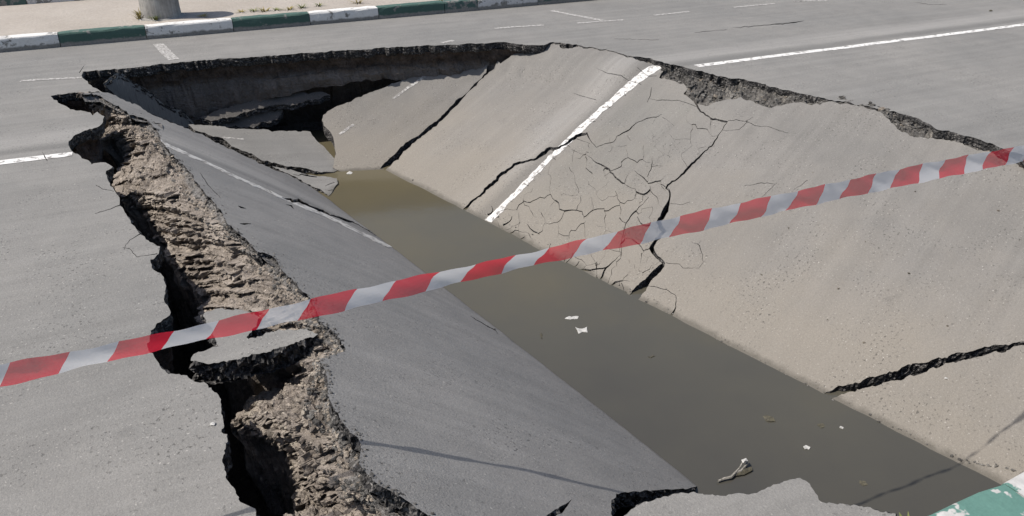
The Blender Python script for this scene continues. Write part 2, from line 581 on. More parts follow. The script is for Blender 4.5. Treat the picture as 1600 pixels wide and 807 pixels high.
pb_z = lambda x, y: pb(x, y) + 0.006 * fbm2(x, y, 1.6, 3, 7)

ctrl = [(600, 380, WATER, 3), (700, 455, WATER, 3), (850, 570, WATER, 3), (1000, 690, WATER, 3), (1085, 753, WATER, 3), (520, 312, WATER, 2),
        (255, 225, -.03, 2), (400, 390, .02, 1), (482, 463, .03, 1), (540, 545, .06, 1), (564, 690, .15, 2), (665, 802, .12, 1),
        (955, 775, -.44, 2), (172, 160, -.03, 1), (210, 175, -.08, 1)]
cp = np.array([at(a, b, z) for a, b, z, w in ctrl]); cw = np.array([c[3] for c in ctrl], float)
def _basis(x, y): return np.stack([np.ones_like(x), x, y, x * x, x * y, y * y], -1)
_A = _basis(cp[:, 0], cp[:, 1])
_co = np.linalg.lstsq(_A * cw[:, None], cp[:, 2] * cw, rcond=None)[0]
print('left slab residuals', np.round(_A @ _co - cp[:, 2], 3))
sl = lambda x, y: _basis(np.asarray(x, float), np.asarray(y, float)) @ _co
sl_z = lambda x, y: sl(x, y) + 0.0035 * fbm2(x, y, 1.3, 3, 8) + .0035 * fbm2(x, y, 5.0, 3, 18)

XY = lambda P: P[:, :2]
uv_right = frame(at(768, 343, WATER), at(1025, 105, -.06))
uv_left = frame(at(255, 225, -.03), at(600, 380, WATER))
def px_loop(pts, surf, step=4, amp=1.2, seed=0, closed=True):
    return XY(hit(jag(pts, step, amp, seed, closed), surf))
def px_crack(pts, surf, seed=0, amp=0.7):
    return XY(hit(crack_loop(pts, seed, amp), surf))

# ------------------------------------------------------------------ near kerb line (its road edge)
KA, KB = at(1440, 800, .15)[:2], at(1590, 740, .15)[:2]
KM = (KA + KB) / 2
def near_kerb(s, off=0.0):            # s metres along from KM, off towards the road
    return KM + RD * s + RN * off
KF0, KF1 = at(0, 82)[:2], at(800, 12)[:2]
KFD = (KF1 - KF0) / np.linalg.norm(KF1 - KF0); KFN = np.array([-KFD[1], KFD[0]])
def far_kerb(s, off=0.0):             # s metres from the left picture edge, off away from the road
    return KF0 + KFD * s + KFN * off

# ------------------------------------------------------------------ the intact road with its hole
rim_right = [(838, 70.8), (868, 67), (905, 71.5), (930, 75.5), (958, 80.5), (985, 87.5), (1000, 89), (1030, 96), (1060, 103), (1085, 110), (1130, 120), (1180, 128), (1250, 146), (1300, 156), (1345, 164),
             (1378, 171), (1400, 175), (1435, 185), (1450, 193), (1462, 202), (1490, 207), (1520, 215), (1560, 230), (1600, 243), (1680, 285), (1760, 345), (1850, 450)]
rim_far = [(130, 112), (200, 107), (290, 97), (380, 90), (450, 85), (560, 78), (640, 73), (700, 70), (740, 68), (790, 66), (820, 70)]
rim_near = [(1400, 803), (1380, 801), (1350, 793), (1300, 787), (1283, 785), (1274, 772), (1265, 757), (1250, 748), (1225, 753), (1200, 762), (1170, 774), (1150, 772), (1130, 776),
            (1105, 774), (1080, 770), (1060, 772), (1040, 776), (1022, 782), (1010, 784), (998, 790), (985, 798), (975, 806), (968, 830), (950, 875), (700, 925), (520, 905), (440, 860), (405, 825), (399, 796)]
rim_left = [(375, 785), (361, 759), (353, 738), (347, 719), (353, 698), (355, 679), (346, 676), (349, 658), (346, 640), (341, 617), (330, 606), (318, 597), (298, 593), (280, 585), (263, 585),
            (250, 573), (243, 561), (232, 549), (234, 526), (244, 508), (265, 494), (265, 484), (257, 463), (257, 441), (251, 428), (237, 419), (235, 407), (248, 398), (250, 386), (232, 377),
            (217, 365), (205, 350), (197, 335), (187, 320), (187, 310), (180, 300), (172, 287), (165, 271), (176, 261), (168, 256), (143, 257), (138, 251), (128, 248), (117, 240), (111, 235), (107, 227),
            (112, 218), (122, 210), (137, 204), (155, 198), (161, 191), (163, 182), (152, 175), (145, 181), (141, 176), (122, 173), (110, 171), (99, 164), (84, 156), (79, 150),
            (100, 147), (120, 145), (137, 146), (143, 144), (162, 145), (150, 138), (138, 131), (133, 125), (127, 119)]
P_far = hit(jag(rim_far, 4, .7, 1, False), flat(0))
P_right = hit(jag(rim_right, 4, 1.0, 2, False), flat(0))
ks = np.arange(1.9, -.36, -.05)
P_kerb = np.array([[*near_kerb(s, .02), 0] for s in ks])
P_near = hit(jag(rim_near, 4, 1.6, 3, False), flat(0))
P_left = hit(jag(rim_left, 3.5, 1.5, 4, False), flat(0))
hole = np.concatenate([P_far, P_right, P_kerb, P_near, P_left])[:, :2]
sect = np.concatenate([np.zeros(len(P_far)), np.ones(len(P_right)), np.full(len(P_kerb), 2), np.full(len(P_near), 3), np.full(len(P_left), 4)])

U0, U1 = -45.0, 60.0
def quad_uv(u0, u1, v0, v1): return np.array([from_uv(u0, v0), from_uv(u1, v0), from_uv(u1, v1), from_uv(u0, v1)])
v_near = road_uv(*near_kerb(0))[1]
c_n0, c_n1 = near_kerb(-45), near_kerb(60)
c_f0, c_f1 = far_kerb(-45), far_kerb(60)
road_outer = np.array([c_n0, c_n1, c_f1, c_f0])

def line_loop(pa_, pb_, w0, w1, seed, amp=0.5):
    """painted line from pixel to pixel, as a worn-edged quad on the road"""
    a, b = np.array(pa_, float), np.array(pb_, float)
    d = b - a; n = np.array([-d[1], d[0]]) / np.hypot(*d)
    q = [a + n * w0 / 2, b + n * w1 / 2, b - n * w1 / 2, a - n * w0 / 2]
    return XY(hit(jag(q, 7, amp, seed), flat(0)))
road_paints, pnames, pmats = [], [], []
def add_line(*a, mat=None, name='lane_line'):
    road_paints.append(line_loop(*a)); pnames.append(name); pmats.append(mat or M_PAINT)
# the solid line both sides of the hole, on beyond the frame
lw = 0.055
def solid(u0, u1, vc, seed, name='lane_line', mat=None, hw=lw):
    p = [from_uv(u0, vc - hw), from_uv(u1, vc - hw), from_uv(u1, vc + hw), from_uv(u0, vc + hw)]
    q = jag(p, .07, .003, seed)
    road_paints.append(q); pnames.append(name); pmats.append(mat or M_PAINT)
def on_line(px, py): return road_uv(*at(px, py)[:2])
uL, vL = on_line(113, 241)
def slanted(p0, p1, w, seed, ext0=0, ext1=0, name='lane_line', mat=None):
    a, b = at(*p0)[:2], at(*p1)[:2]
    d = (b - a) / np.linalg.norm(b - a); n = np.array([-d[1], d[0]])
    a = a - d * ext0; b = b + d * ext1
    q = jag([a - n * w, b - n * w, b + n * w, a + n * w], .07, .003, seed)
    road_paints.append(q); pnames.append(name); pmats.append(mat or M_PAINT)
slanted((0, 255), (113, 241), .052, 21, ext0=25)
slanted((1088, 104), (1600, 39), .050, 22, ext1=30)
for i, (a, b) in enumerate([((32, 127), (128, 121.5)), ((772, 45.5), (850, 40)), ((902, 36.5), (975, 31)), ((1022, 24), (1077, 18.5)), ((1146, 12), (1210, 6.5)), ((1242, 3), (1300, -3)), ((1345, -7), (1400, -12))]):
    slanted(a, b, .035, 30 + i, name='dash', mat=M_PAINT_F)
slanted((690, 67.5), (709, 64), .035, 41, name='dash', mat=M_PAINT_F)
slanted((247, 69), (272, 94), .06, 42, name='bay_line', mat=M_PAINT_F)
slanted((862, 17), (946, 33), .045, 43, name='bay_line', mat=M_PAINT_F)
slanted((1240, 2.5), (1292, 1), .03, 44, name='dash', mat=M_PAINT_F)

road_cracks = [px_crack(c, flat(0), 60 + i, .5) for i, c in enumerate([
    [(190, 320, 2.4), (178, 325, 1.6), (160, 331, 1.4), (148, 334, 1)],
    [(222, 366, 2.4), (212, 371, 1.8), (203, 376, 1.8), (197, 383, 1.5), (194, 392, 1)],
    [(246, 398, 2), (225, 401, 1.5), (214, 403, 2), (203, 390, 1.6), (192, 388, 1.2)],
    [(178, 300, 2), (160, 296, 1.5), (150, 290, 1)],
    [(1145, 43, .7), (1185, 41, 1.4), (1215, 38.5, 2.2), (1240, 36, 2.4), (1256, 33, .8)],
    [(1430, 5, .8), (1455, 8, 1.6), (1480, 8, .8)], [(1085, 51, .6), (1105, 49, 1.2), (1135, 46.5, .6)],
    [(66, 238, 1), (70, 246, 2.5), (74, 252, 1)], [(960, 61, .6), (1000, 62, 1), (1030, 62, .5)],
    [(124, 114, 1.6), (130, 105, 1.0), (133, 101, .5)],
    [(865, 808, 9), (878, 797, 8), (887, 788, 3), (892, 782, 1)][:1] + [(864, 815, 1), (865, 816, 1)],
])][:-1]

gp = []
for yy in np.arange(-8, 900, 13.0):
    for xx in np.arange(-120, 1760, 16.0):
        gp.append((xx + RNG.uniform(-5, 5), yy + RNG.uniform(-4, 4)))
G = XY(hit(gp, flat(0)))
cg = np.array([from_uv(u, v) for u in np.arange(-44, 60, 2.2) for v in np.arange(-5.5, 9, 1.1)])
G = np.concatenate([G, cg])
G = G[inside(G, road_outer)]
V2, T, pm = sheet(road_outer, road_z, road_cracks, road_paints, G, holes=[hole])
Vr, Tr, used = compact(V2, T)
R3 = np.column_stack([Vr, road_z(Vr[:, 0], Vr[:, 1])])
road = mesh_obj('road', R3, Tr, M_ASPH, uv=road_uv(Vr[:, 0], Vr[:, 1]), smooth=True)
tag(road, 'grey asphalt road with a large collapsed hole across its lanes', kind='structure')
for m, mt, nm in zip(pm, pmats, pnames):
    if not m.any(): continue
    PV, PT, _ = compact(V2, T[m])
    P3 = np.column_stack([PV, road_z(PV[:, 0], PV[:, 1]) + .003])
    mesh_obj(nm, P3, PT, mt, road, uv=road_uv(PV[:, 0], PV[:, 1]))
# sides of the small cracks
be_skip = np.zeros(len(Vr), bool)
hs = {(round(a, 4), round(b, 4)) for a, b in hole}
for i, (a, b) in enumerate(Vr):
    if (round(a, 4), round(b, 4)) in hs or not inside(np.array([[a, b]]), road_outer * 0.999 + road_outer.mean(0) * .001)[0]: be_skip[i] = True
W, F = edge_walls(R3, Tr, .09, 3, .006, be_skip)
if len(F): mesh_obj('crack_side', W, F, M_EDGE, road)

# walls of the hole: asphalt layer, road base, clay, washed-out undercut
n = len(hole)
seg = np.roll(hole, -1, 0) - np.roll(hole, 1, 0)
sgn = 1 if (np.sum(hole[:, 0] * np.roll(hole[:, 1], -1) - np.roll(hole[:, 0], -1) * hole[:, 1]) > 0) else -1
on = np.stack([seg[:, 1], -seg[:, 0]], 1) * sgn
kern = np.ones(9) / 9
on = np.stack([np.convolve(np.concatenate([on[-4:, q], on[:, q], on[:4, q]]), kern, 'valid') for q in (0, 1)], 1)
on /= np.maximum(np.hypot(on[:, 0], on[:, 1]), 1e-6)[:, None]
ts = np.linspace(0, 1, int((sect == 0).sum()))
farw = np.zeros(n); farw[sect == 0] = np.clip(np.minimum(ts * 8, (1 - ts) * 3.2), 0, 1)
def wall_rows(prof_n, prof_f, rough, seed, base, smooth=0):
    rows = []
    hole_ = hole
    if smooth:
        ker = np.ones(2 * smooth + 1) / (2 * smooth + 1)
        hole_ = np.stack([np.convolve(np.concatenate([hole[-smooth:, q], hole[:, q], hole[:smooth, q]]), ker, 'valid') for q in (0, 1)], 1)
    stretch = np.ones(n); stretch[sect == 0] = np.interp(ts, [0, .25, .42, .6, 1], [1.35, 1.2, .8, .62, .6])
    for q, ((dz, of), (dzf, off)) in enumerate(zip(prof_n, prof_f)):
        if dzf < -.3: dzf = dzf * (stretch if dzf > -1 else 1)
        z = dz * (1 - farw) + dzf * farw
        o = of * (1 - farw) + off * farw
        P = np.column_stack([hole_, z])
        if q or dz != 0:
            o = o + fbm(P, 9, 4, seed) * rough * (1 if q else .4) + fbm(P * [1, 1, 2], 34, 3, seed + 1 + 7 * q) * rough * .6
            P[:, 2] += fbm(P, 12, 2, seed + 2) * min(.02, abs(dz) * .12)
        else:
            P[:, 2] = base
        P[:, :2] += on * o[:, None]
        rows.append(P)
    V = np.concatenate(rows)
    F = []
    for r in range(len(rows) - 1):
        for i in range(n):
            j = (i + 1) % n
            F.append((r * n + i, r * n + j, (r + 1) * n + j, (r + 1) * n + i))
    return V, F
zb = road_z(hole[:, 0], hole[:, 1])
V, F = wall_rows([(0, 0), (-.012, .002), (-.03, .0), (-.05, .004), (-.07, .002), (-.09, .01), (-.105, .016)], [(0, 0), (-.012, .002), (-.03, .0), (-.05, .004), (-.07, .002), (-.09, .01), (-.105, .016)], .018, 1, zb)
mesh_obj('asphalt_edge', V, F, M_EDGE, road)
V, F = wall_rows([(-.085, .02), (-.14, .04), (-.22, .04), (-.32, .05), (-.45, .06), (-.6, .08), (-.8, .09), (-1.05, .09), (-1.35, .10), (-1.9, .1)],
                 [(-.085, .02), (-.13, .05), (-.20, .06), (-.28, .06), (-.36, .03), (-.50, .02), (-.64, .03), (-.72, .45), (-1.1, .75), (-1.9, .7)], .035, 9, zb, 6)
mesh_obj('earth_wall', V, F, M_WALL, road, smooth=False)

# ------------------------------------------------------------------ water and the pit floor
gx, gy = np.meshgrid(np.linspace(-6.5, 5.5, 170), np.linspace(1.2, 12, 160))
fl = np.full(gx.shape, -1.62)
fl = np.maximum(fl, np.minimum(pr(gx, gy) - .32, -.42) * (gx > -1.2 + 0 * gy) + -9 * (gx <= -1.2))
fl = fl + .05 * fbm2(gx, gy, 2.2, 4, 4)
Vf = np.stack([gx, gy, fl], -1).reshape(-1, 3)
ny, nx = gx.shape
Ff = [(j * nx + i, j * nx + i + 1, (j + 1) * nx + i + 1, (j + 1) * nx + i) for j in range(ny - 1) for i in range(nx - 1)]
tag(mesh_obj('pit_floor', Vf, Ff, M_SOILDK, smooth=True), 'dark wet soil at the bottom of the hole', kind='structure')

k = NT('muddy_water')
co = k.coord()
sep = k.n('ShaderNodeSeparateXYZ'); k.l(co, sep.inputs[0])
silt = k.math('ADD', k.math('MULTIPLY', sep.outputs[1], 0.085), k.math('MULTIPLY', k.noise(co, .6, 4, .55), 0.55))   # thicker silt towards the far, shallow end
wc = k.ramp(silt, [(0.50, (0.047, 0.045, 0.040)), (0.72, (0.066, 0.062, 0.049)), (0.95, (0.092, 0.080, 0.050))])
nb = k.bump(k.noise(co, 7.0, 3, .5), .10, .012)
M_WATER = k.done(wc, .11, nb, .5)
k.b.inputs['IOR'].default_value = 1.42
wx = [(-3.6, 9.9), (-3.4, 7.2), (-1.6, 5.2), (-.2, 3.4), (.35, 2.35), (1.2, 1.9), (3.6, 3.0), (4.0, 4.4), (2.5, 6.6), (1.0, 8.6), (-.5, 10.1)]
wv, wt = cdt([np.array(wx)], np.stack(np.meshgrid(np.arange(-3.5, 4, .4), np.arange(2, 10, .4)), -1).reshape(-1, 2))
wt = ccw(wv, wt); wt = wt[inside(wv[wt].mean(1), np.array(wx))]
tag(mesh_obj('water', np.column_stack([wv, np.full(len(wv), WATER)]), wt, M_WATER), 'murky olive brown water along the bottom of the hole', kind='structure')

# ------------------------------------------------------------------ the sunken slabs
SLAB_G = 'broken slabs of asphalt tilted into the hole'
# slab beyond the upper crack
A_out = [(600, 264), (594, 264), (605, 252), (617, 241), (630, 228), (642, 218), (664.5, 201.9), (684.5, 186.9), (696.5, 174.9), (706.5, 164.9), (716.5, 153.9), (726.5, 147.9), (735.5, 137.9), (745.5, 127.9), (756.5, 115.9), (768.5, 104.9), (779.5, 95.9), (787.5, 89.9), (781, 89.5), (770, 89.5), (735, 96), (700, 105), (660, 116), (640, 122), (620, 129), (590, 141), (560, 152), (530, 165), (512, 174), (505, 180), (503, 188), (506, 197), (515, 205), (521, 216), (523, 230), (525, 241), (520, 262), (560, 285), (590, 290)]
A_paint = [px_loop([(613, 154), (619, 149), (640, 133), (664, 118), (668, 119), (645, 135), (624, 150), (617, 155)], pa_z, 5, .6, 1),
           px_loop([(529, 209), (540, 201), (551, 194), (554, 196), (543, 204), (532, 211)], pa_z, 5, .8, 2)]
oA = px_loop(A_out, pa_z, 4, 1.0, 11)
V2, T, pm = sheet(oA, pa_z, [], A_paint)
slabA = empty('asphalt_plate', (*oA.mean(0), float(pa(*oA.mean(0)))), 'pale asphalt slab with a short worn dash, beyond the uppermost crack at the back', 'slab', SLAB_G)
build_piece(slabA, V2, T, pm, pa_z, M_ASPH_MUD, .13, ([M_PAINT_F, M_PAINT_F], ['dash', 'dash']), 31, rough=.006, uvf=uv_right)

# big right-hand sheet, cut into slabs by its cracks
R_out = [(606, 262), (615, 253), (625, 245), (638, 232), (650, 221), (670, 205), (690, 189), (708, 170), (720, 158), (727, 150), (741, 136), (752, 124), (764, 113), (778, 103), (790, 94), (799, 87),
         (808, 82), (820, 77), (838, 71.5), (868, 67.5), (905, 72), (930, 76), (958, 81), (985, 88.5), (1000, 96), (1018, 100), (1032, 104), (1036, 112), (1030, 122), (1050, 126), (1068, 131), (1075, 138), (1068, 147), (1080, 156),
         (1090, 163), (1102, 166), (1118, 160), (1140, 155), (1158, 152), (1172, 157), (1190, 165), (1205, 169), (1228, 163), (1250, 160), (1268, 165), (1285, 161), (1300, 158.5), (1345, 166), (1375, 175), (1383, 183), (1392, 192),
         (1402, 202), (1430, 215), (1470, 218), (1500, 222), (1520, 232), (1550, 240), (1580, 243), (1600, 250), (1680, 295), (1760, 355), (1850, 465), (1960, 640), (1900, 760),
         (1700, 830), (1570, 800), (1475, 770), (1245, 655), (975, 515), (705, 370), (570, 296)]
oR = px_loop(R_out, pr_z, 4, 1.1, 12)
cr = [
    [(716, 336, 7), (726, 327, 6), (740, 314, 5.5), (762, 294, 5), (773, 285, 5), (782, 274, 5), (797, 264, 5), (812, 255, 6), (834, 250, 5), (855, 235, 5), (874, 232, 4), (884, 225, 4), (901, 213.5, 4), (917, 208.5, 3), (922, 219, 2), (932, 231, 2), (945, 225, 2), (959, 222, 2), (964, 213, 2), (984, 203, 2.4), (994, 193, 1.8), (1011, 185, 1.5), (1030, 182, .9)],
    [(893, 234, .8), (917, 244, 1.8), (931, 255, 2.4), (952, 265, 2.2), (964, 280, 2.2), (986, 295, 2.2), (1001, 303, 1.8), (1014, 307, .9)],
    [(1019, 245, 1), (1018, 262, 1.6), (1011, 277, 1.5), (1024, 282, 1.6), (1040, 293, 2)],
    [(1017, 260, 1), (1036, 260, .7)],
    [(1014, 307, .8), (1001, 321, 1.4), (988, 334, 1.6), (979, 347, 1.6), (971, 377, 1.3), (971, 398, 1.4), (947, 419, 2.4), (941, 432, 3), (934, 446, 3.4)],
    [(905, 422, 3), (918, 422, 2.6), (931, 421, 2.2), (946, 419, 1.6)],
    [(932, 410, 1.6), (931, 421, 2)],
    [(945, 460, 4), (953, 449, 3), (961, 441, 2.6), (970, 439, 1.4), (992, 440, 1)],
    [(1012, 447, 1.2), (1027, 449, 1.8), (1045, 455, 1.8), (1056, 462, 1.6), (1056, 480, 1.8), (1051, 490, 3), (1038, 502, 4)],
    [(1041, 411, 1.5), (1062, 413, 1), (1067, 419, 1.2), (1092, 419, 1), (1099, 410, 1), (1093, 384, 2), (1080, 378, 1)],
    [(1084, 155, 4), (1090, 167, 3), (1095, 175, 2.6), (1110, 185, 2.6), (1122, 187, 2), (1137, 190, 2.2), (1128, 204, 2.2), (1122, 212, 2.4), (1115, 225, 2.6), (1098, 240, 2.6), (1085, 254, 3), (1071, 267, 3), (1058, 280, 3), (1043, 289, 4), (1040, 295, 4),
     (1046, 302, 5), (1046, 314, 5.5), (1041, 329, 7), (1029, 347, 4.5), (1038, 361, 5), (1024, 377, 4.5), (1018, 388, 7), (1024, 398, 4), (1038, 411, 5), (1036, 416, 7), (1024, 428, 9), (1011, 440, 10), (997, 456, 11), (985, 468, 13), (976, 480, 13), (968, 520, 12)],
    [(1138, 189, 1.6), (1150, 187, 1.6), (1165, 190, 2), (1176, 183, 1)], [(1166, 190, 1.4), (1180, 197, 1.6), (1200, 198, 1), (1218, 205, 1.2), (1232, 208, .6)],
    [(1168, 191, 1), (1155, 203, 1.4), (1140, 204, 1), (1128, 203, 1)],
    [(1012, 155, .8), (1030, 157, 1.6), (1057, 157, 1.6), (1075, 162, 1.2), (1088, 167, 1)], [(1018, 137, 1), (1016, 150, 1.2), (1011, 160, .8)],
    [(930, 106, .8), (947, 114, 1.6), (970, 118, 1.6), (983, 127, 1.6), (1002, 132, 1.8)], [(896, 146, .8), (915, 152, 1.6), (932, 157, .8)],
    [(995, 105, 1), (1004, 113, 2), (1012, 119, 2), (1026, 119, 1)], [(975, 144, 1.5), (977, 150, 2)], [(949, 165, 1.6), (954, 169, 1.6)], [(921, 190, 1.5), (931, 190, 1.5)],
    [(886, 226, 1), (890, 230, 1.6)], [(862, 245, 1), (868, 250, 1.6)], [(837, 269, 1.4), (845, 273, 1)], [(818, 288, 1), (826, 291, 1.5)], [(792, 312, 1.2), (801, 316, 1.4)],
    # broken lip along the water
    [(797, 366, 3), (805, 360, 2), (816, 363, 2), (826, 364, 2), (829, 371, 2), (838, 375, 1.6)], [(786, 352, 3), (797, 346, 2.4), (800, 338, 1.4)], [(811, 376, 3), (820, 370, 2)], [(762, 336, 3), (770, 330, 2), (768, 322, 1.2)],
    [(856, 404, 3), (866, 396, 2)], [(874, 418, 4), (882, 408, 2.4), (884, 400, 1)], [(890, 424, 4), (900, 416, 2), (905, 408, 1.6)], [(918, 442, 4), (910, 430, 2), (906, 423, 2)],
    [(1047, 318, 1), (1066, 320, .8), (1078, 316, .7)], [(1163, 291, .8), (1190, 286, 1.2), (1212, 288, 1), (1200, 299, 1.2), (1190, 308, .8)], [(1240, 297, .8), (1252, 290, 1), (1262, 282, .8)],
    # the wide open crack at the lower right
    [(1170, 668, 6), (1225, 645, 6), (1262, 627, 8), (1285, 621, 11), (1330, 606, 12), (1370, 596, 14), (1400, 588, 16), (1430, 577, 15), (1465, 567, 13), (1500, 558, 12), (1560, 546, 10), (1605, 534, 9), (1680, 508, 9), (1760, 480, 8), (1880, 440, 8), (1990, 400, 8)],
]
# crazed network in the worn lane: cells between jittered seeds, cracked along their borders
reg = np.array([(752, 352), (790, 318), (830, 285), (880, 235), (915, 214), (960, 214), (1010, 183), (1050, 182), (1095, 178), (1125, 206), (1085, 253), (1042, 291), (1046, 318), (1028, 348), (1036, 362), (1020, 386), (1034, 412), (990, 465), (975, 478), (900, 436), (830, 396)], float)
rr = np.random.default_rng(77)
sp = []
for yy in range(160, 520, 20):
    for xx in range(720, 1160, 27):
        sp.append((xx + 13 * ((yy // 20) % 2) + rr.uniform(-13, 13), yy + rr.uniform(-10, 10)))
sv, st = cdt([], np.array(sp))
A_, B_, C_ = sv[st[:, 0]], sv[st[:, 1]], sv[st[:, 2]]
dd = 2 * (A_[:, 0] * (B_[:, 1] - C_[:, 1]) + B_[:, 0] * (C_[:, 1] - A_[:, 1]) + C_[:, 0] * (A_[:, 1] - B_[:, 1]))
a2, b2, c2 = (A_ ** 2).sum(1), (B_ ** 2).sum(1), (C_ ** 2).sum(1)
cc = np.stack([(a2 * (B_[:, 1] - C_[:, 1]) + b2 * (C_[:, 1] - A_[:, 1]) + c2 * (A_[:, 1] - B_[:, 1])) / dd, (a2 * (C_[:, 0] - B_[:, 0]) + b2 * (A_[:, 0] - C_[:, 0]) + c2 * (B_[:, 0] - A_[:, 0])) / dd], 1)
adj = {}
for q, t in enumerate(st):
    for a, b in ((t[0], t[1]), (t[1], t[2]), (t[2], t[0])): adj.setdefault((min(a, b), max(a, b)), []).append(q)
for (a, b), ts_ in adj.items():
    if len(ts_) != 2: continue
    p, q = cc[ts_[0]], cc[ts_[1]]
    L_ = np.hypot(*(q - p)); mid_ = (p + q) / 2
    if L_ > 60 or not inside(mid_[None], reg)[0]: continue
    low = np.clip((mid_[1] - 200) / 180, 0, 1)              # tighter and wider towards the water
    if rr.uniform() > .62 + .33 * low: continue
    w = rr.choice([.25, .38, .55, .8], p=[.34, .34, .22, .10]) * (.75 + .55 * low)
    m = max(3, int(L_ / 4.5)); nn_ = np.array([-(q - p)[1], (q - p)[0]]) / max(L_, 1e-6)
    cr.append([(*(p + (q - p) * f_ + nn_ * rr.normal(0, 1.7) * (0 < f_ < 1)), w * 1.6 * rr.uniform(.5, 1.3)) for f_ in np.linspace(-.02, 1.02, m)])
cracks = [px_crack(c, pr_z, 200 + i, .7) for i, c in enumerate(cr)]
cracks.append(px_loop([(874, 70), (880, 69), (890, 68.8), (902, 71), (906, 72.4), (898, 74), (888, 76.5), (878, 76), (875, 74)], pr_z, 2, .5, 77))
lane_px = [(1014, 104.5), (1022, 103.5), (1030, 103.5), (1033, 107), (1007, 125), (982, 143), (952, 168), (917, 199), (890, 225), (857, 255), (827, 287), (797, 316), (768, 348), (757, 344), (785, 318), (815, 287), (845, 257), (880, 222), (905, 197), (940, 166), (970, 139), (996, 118)]
R_paint = [px_loop(lane_px, pr_z, 4, .9, 15)]
V2, T, pm = sheet(oR, pr_z, cracks, R_paint, spacing=.075)
cid = components(T)
ce = V2[T].mean(1)
seeds = {'BC': (800, 200), 'D': (1250, 400), 'E': (1520, 620)}
lab = {'BC': 'broad tilted asphalt slab carrying the cracked white line and crazed surface down to the water',
       'D': 'largest right-hand asphalt slab, between the thin long crack and the wide black crack',
       'E': 'beige dusty asphalt slab in the lower right, below the wide black crack'}
main, roots = {}, {}
for kx, s in seeds.items():
    p = XY(hit([s], pr_z))[0]
    main[kx] = cid[np.argmin(((ce - p) ** 2).sum(1))]
print('slab comps', main)
small = [c for c in np.unique(cid) if c not in main.values()]
for kx in main:
    sel = cid == main[kx]
    c0 = ce[sel].mean(0)
    roots[kx] = empty('asphalt_plate', (*c0, float(pr(*c0))), lab[kx], 'slab', SLAB_G)
    build_piece(roots[kx], V2, T[sel], [m[sel] for m in pm], pr_z, M_ASPH_MUD, .12, ([M_PAINT_S], ['lane_line']), 40, rough=.006, uvf=uv_right)
mainpts = {kx: V2[np.unique(T[cid == main[kx]])] for kx in main}
nsm = 0
for c in small:
    sel = cid == c
    tt = T[sel]
    a, b, d = V2[tt[:, 0]], V2[tt[:, 1]], V2[tt[:, 2]]
    area = .5 * np.abs((b[:, 0] - a[:, 0]) * (d[:, 1] - a[:, 1]) - (b[:, 1] - a[:, 1]) * (d[:, 0] - a[:, 0])).sum()
    if area < 1.5e-4: continue
    q = ce[sel].mean(0)
    kx = min(mainpts, key=lambda s: ((mainpts[s] - q) ** 2).sum(1).min())
    dz = RNG.uniform(-.008, .003); tx, ty = RNG.normal(0, .015, 2)
    sf = lambda x, y, dz=dz, tx=tx, ty=ty, q=q: pr_z(x, y) + dz + tx * (x - q[0]) + ty * (y - q[1])
    V, T2, _ = compact(V2, tt)
    V3 = np.column_stack([V, sf(V[:, 0], V[:, 1])])
    W, F = edge_walls(V3, T2, .08, 5, .006)
    n0 = len(V3)
    allv = np.concatenate([V3, W])
    po = mesh_obj('asphalt_piece', allv, [tuple(t) for t in T2] + [tuple(i + n0 for i in f) for f in F], [M_ASPH_MUD, M_EDGE], roots[kx], uv=uv_right(allv[:, 0], allv[:, 1]),
                  mi=[0] * len(T2) + [1] * len(F))
    nsm += 1
    m = pm[0][sel]
    if m.any():
        PV, PT, _ = compact(V2, tt[m])
        mesh_obj('lane_line', np.column_stack([PV, sf(PV[:, 0], PV[:, 1]) + .003]), PT, M_PAINT_S, roots[kx], uv=uv_right(PV[:, 0], PV[:, 1]))
print('small pieces', nsm)

# slab lying at the back, partly in the shade of the rim
B_out = [(294, 195), (322, 196), (387, 202), (440, 204.5), (485, 206), (491, 215), (503, 227), (515, 240), (526, 250), (537, 259), (540, 263), (533, 266), (513, 269), (499, 269), (477, 263), (444, 259), (425, 255), (409, 251),
         (401, 246), (393, 240), (376, 235), (366, 230), (357, 224), (344, 215), (333, 214), (322, 209), (305, 204)]
oB = px_loop(B_out, pb_z, 3.5, .9, 13)
V2, T, pm = sheet(oB, pb_z, [], [px_loop([(343, 215), (350, 214.5), (380, 217), (382, 219), (350, 217)], pb_z, 4, .4, 3)])
slabB = empty('asphalt_plate', (*oB.mean(0), float(pb(*oB.mean(0)))), 'pale pointed asphalt slab lying at the back of the hole, its tip touching the water', 'slab', SLAB_G)
build_piece(slabB, V2, T, pm, pb_z, M_ASPH, .10, ([M_PAINT_F], ['dash']), 32)
ph = plane3(at(425, 259, -.93), at(526, 278, -1.06), at(513, 307, WATER + .005))
ph_z = lambda x, y: ph(x, y) + 0.008 * fbm2(x, y, 3, 3, 9)
H_out = [(425, 259.5), (447, 265), (472, 271), (499, 276), (516, 277), (526, 279), (528, 287), (520, 298), (513, 307), (502, 297), (491, 293), (480, 288), (464, 278), (445, 270)]
oH = px_loop(H_out, ph_z, 3.5, .9, 14)
hcr = [px_crack([(458, 273, 1.5), (480, 274, 3), (495, 277, 2)], ph_z, 1), px_crack([(523, 285, 1), (514, 288, 2), (508, 291, 1)], ph_z, 2), px_crack([(520, 297, 1.5), (508, 297, 1.2)], ph_z, 3)]
V2, T, pm = sheet(oH, ph_z, hcr, [])
slabH = empty('asphalt_plate', (*oH.mean(0), float(ph(*oH.mean(0)))), 'small cracked asphalt slab wedged between the pointed back slab and the left slab', 'slab', SLAB_G)
build_piece(slabH, V2, T, pm, ph_z, M_ASPH, .08, ([], []), 33)

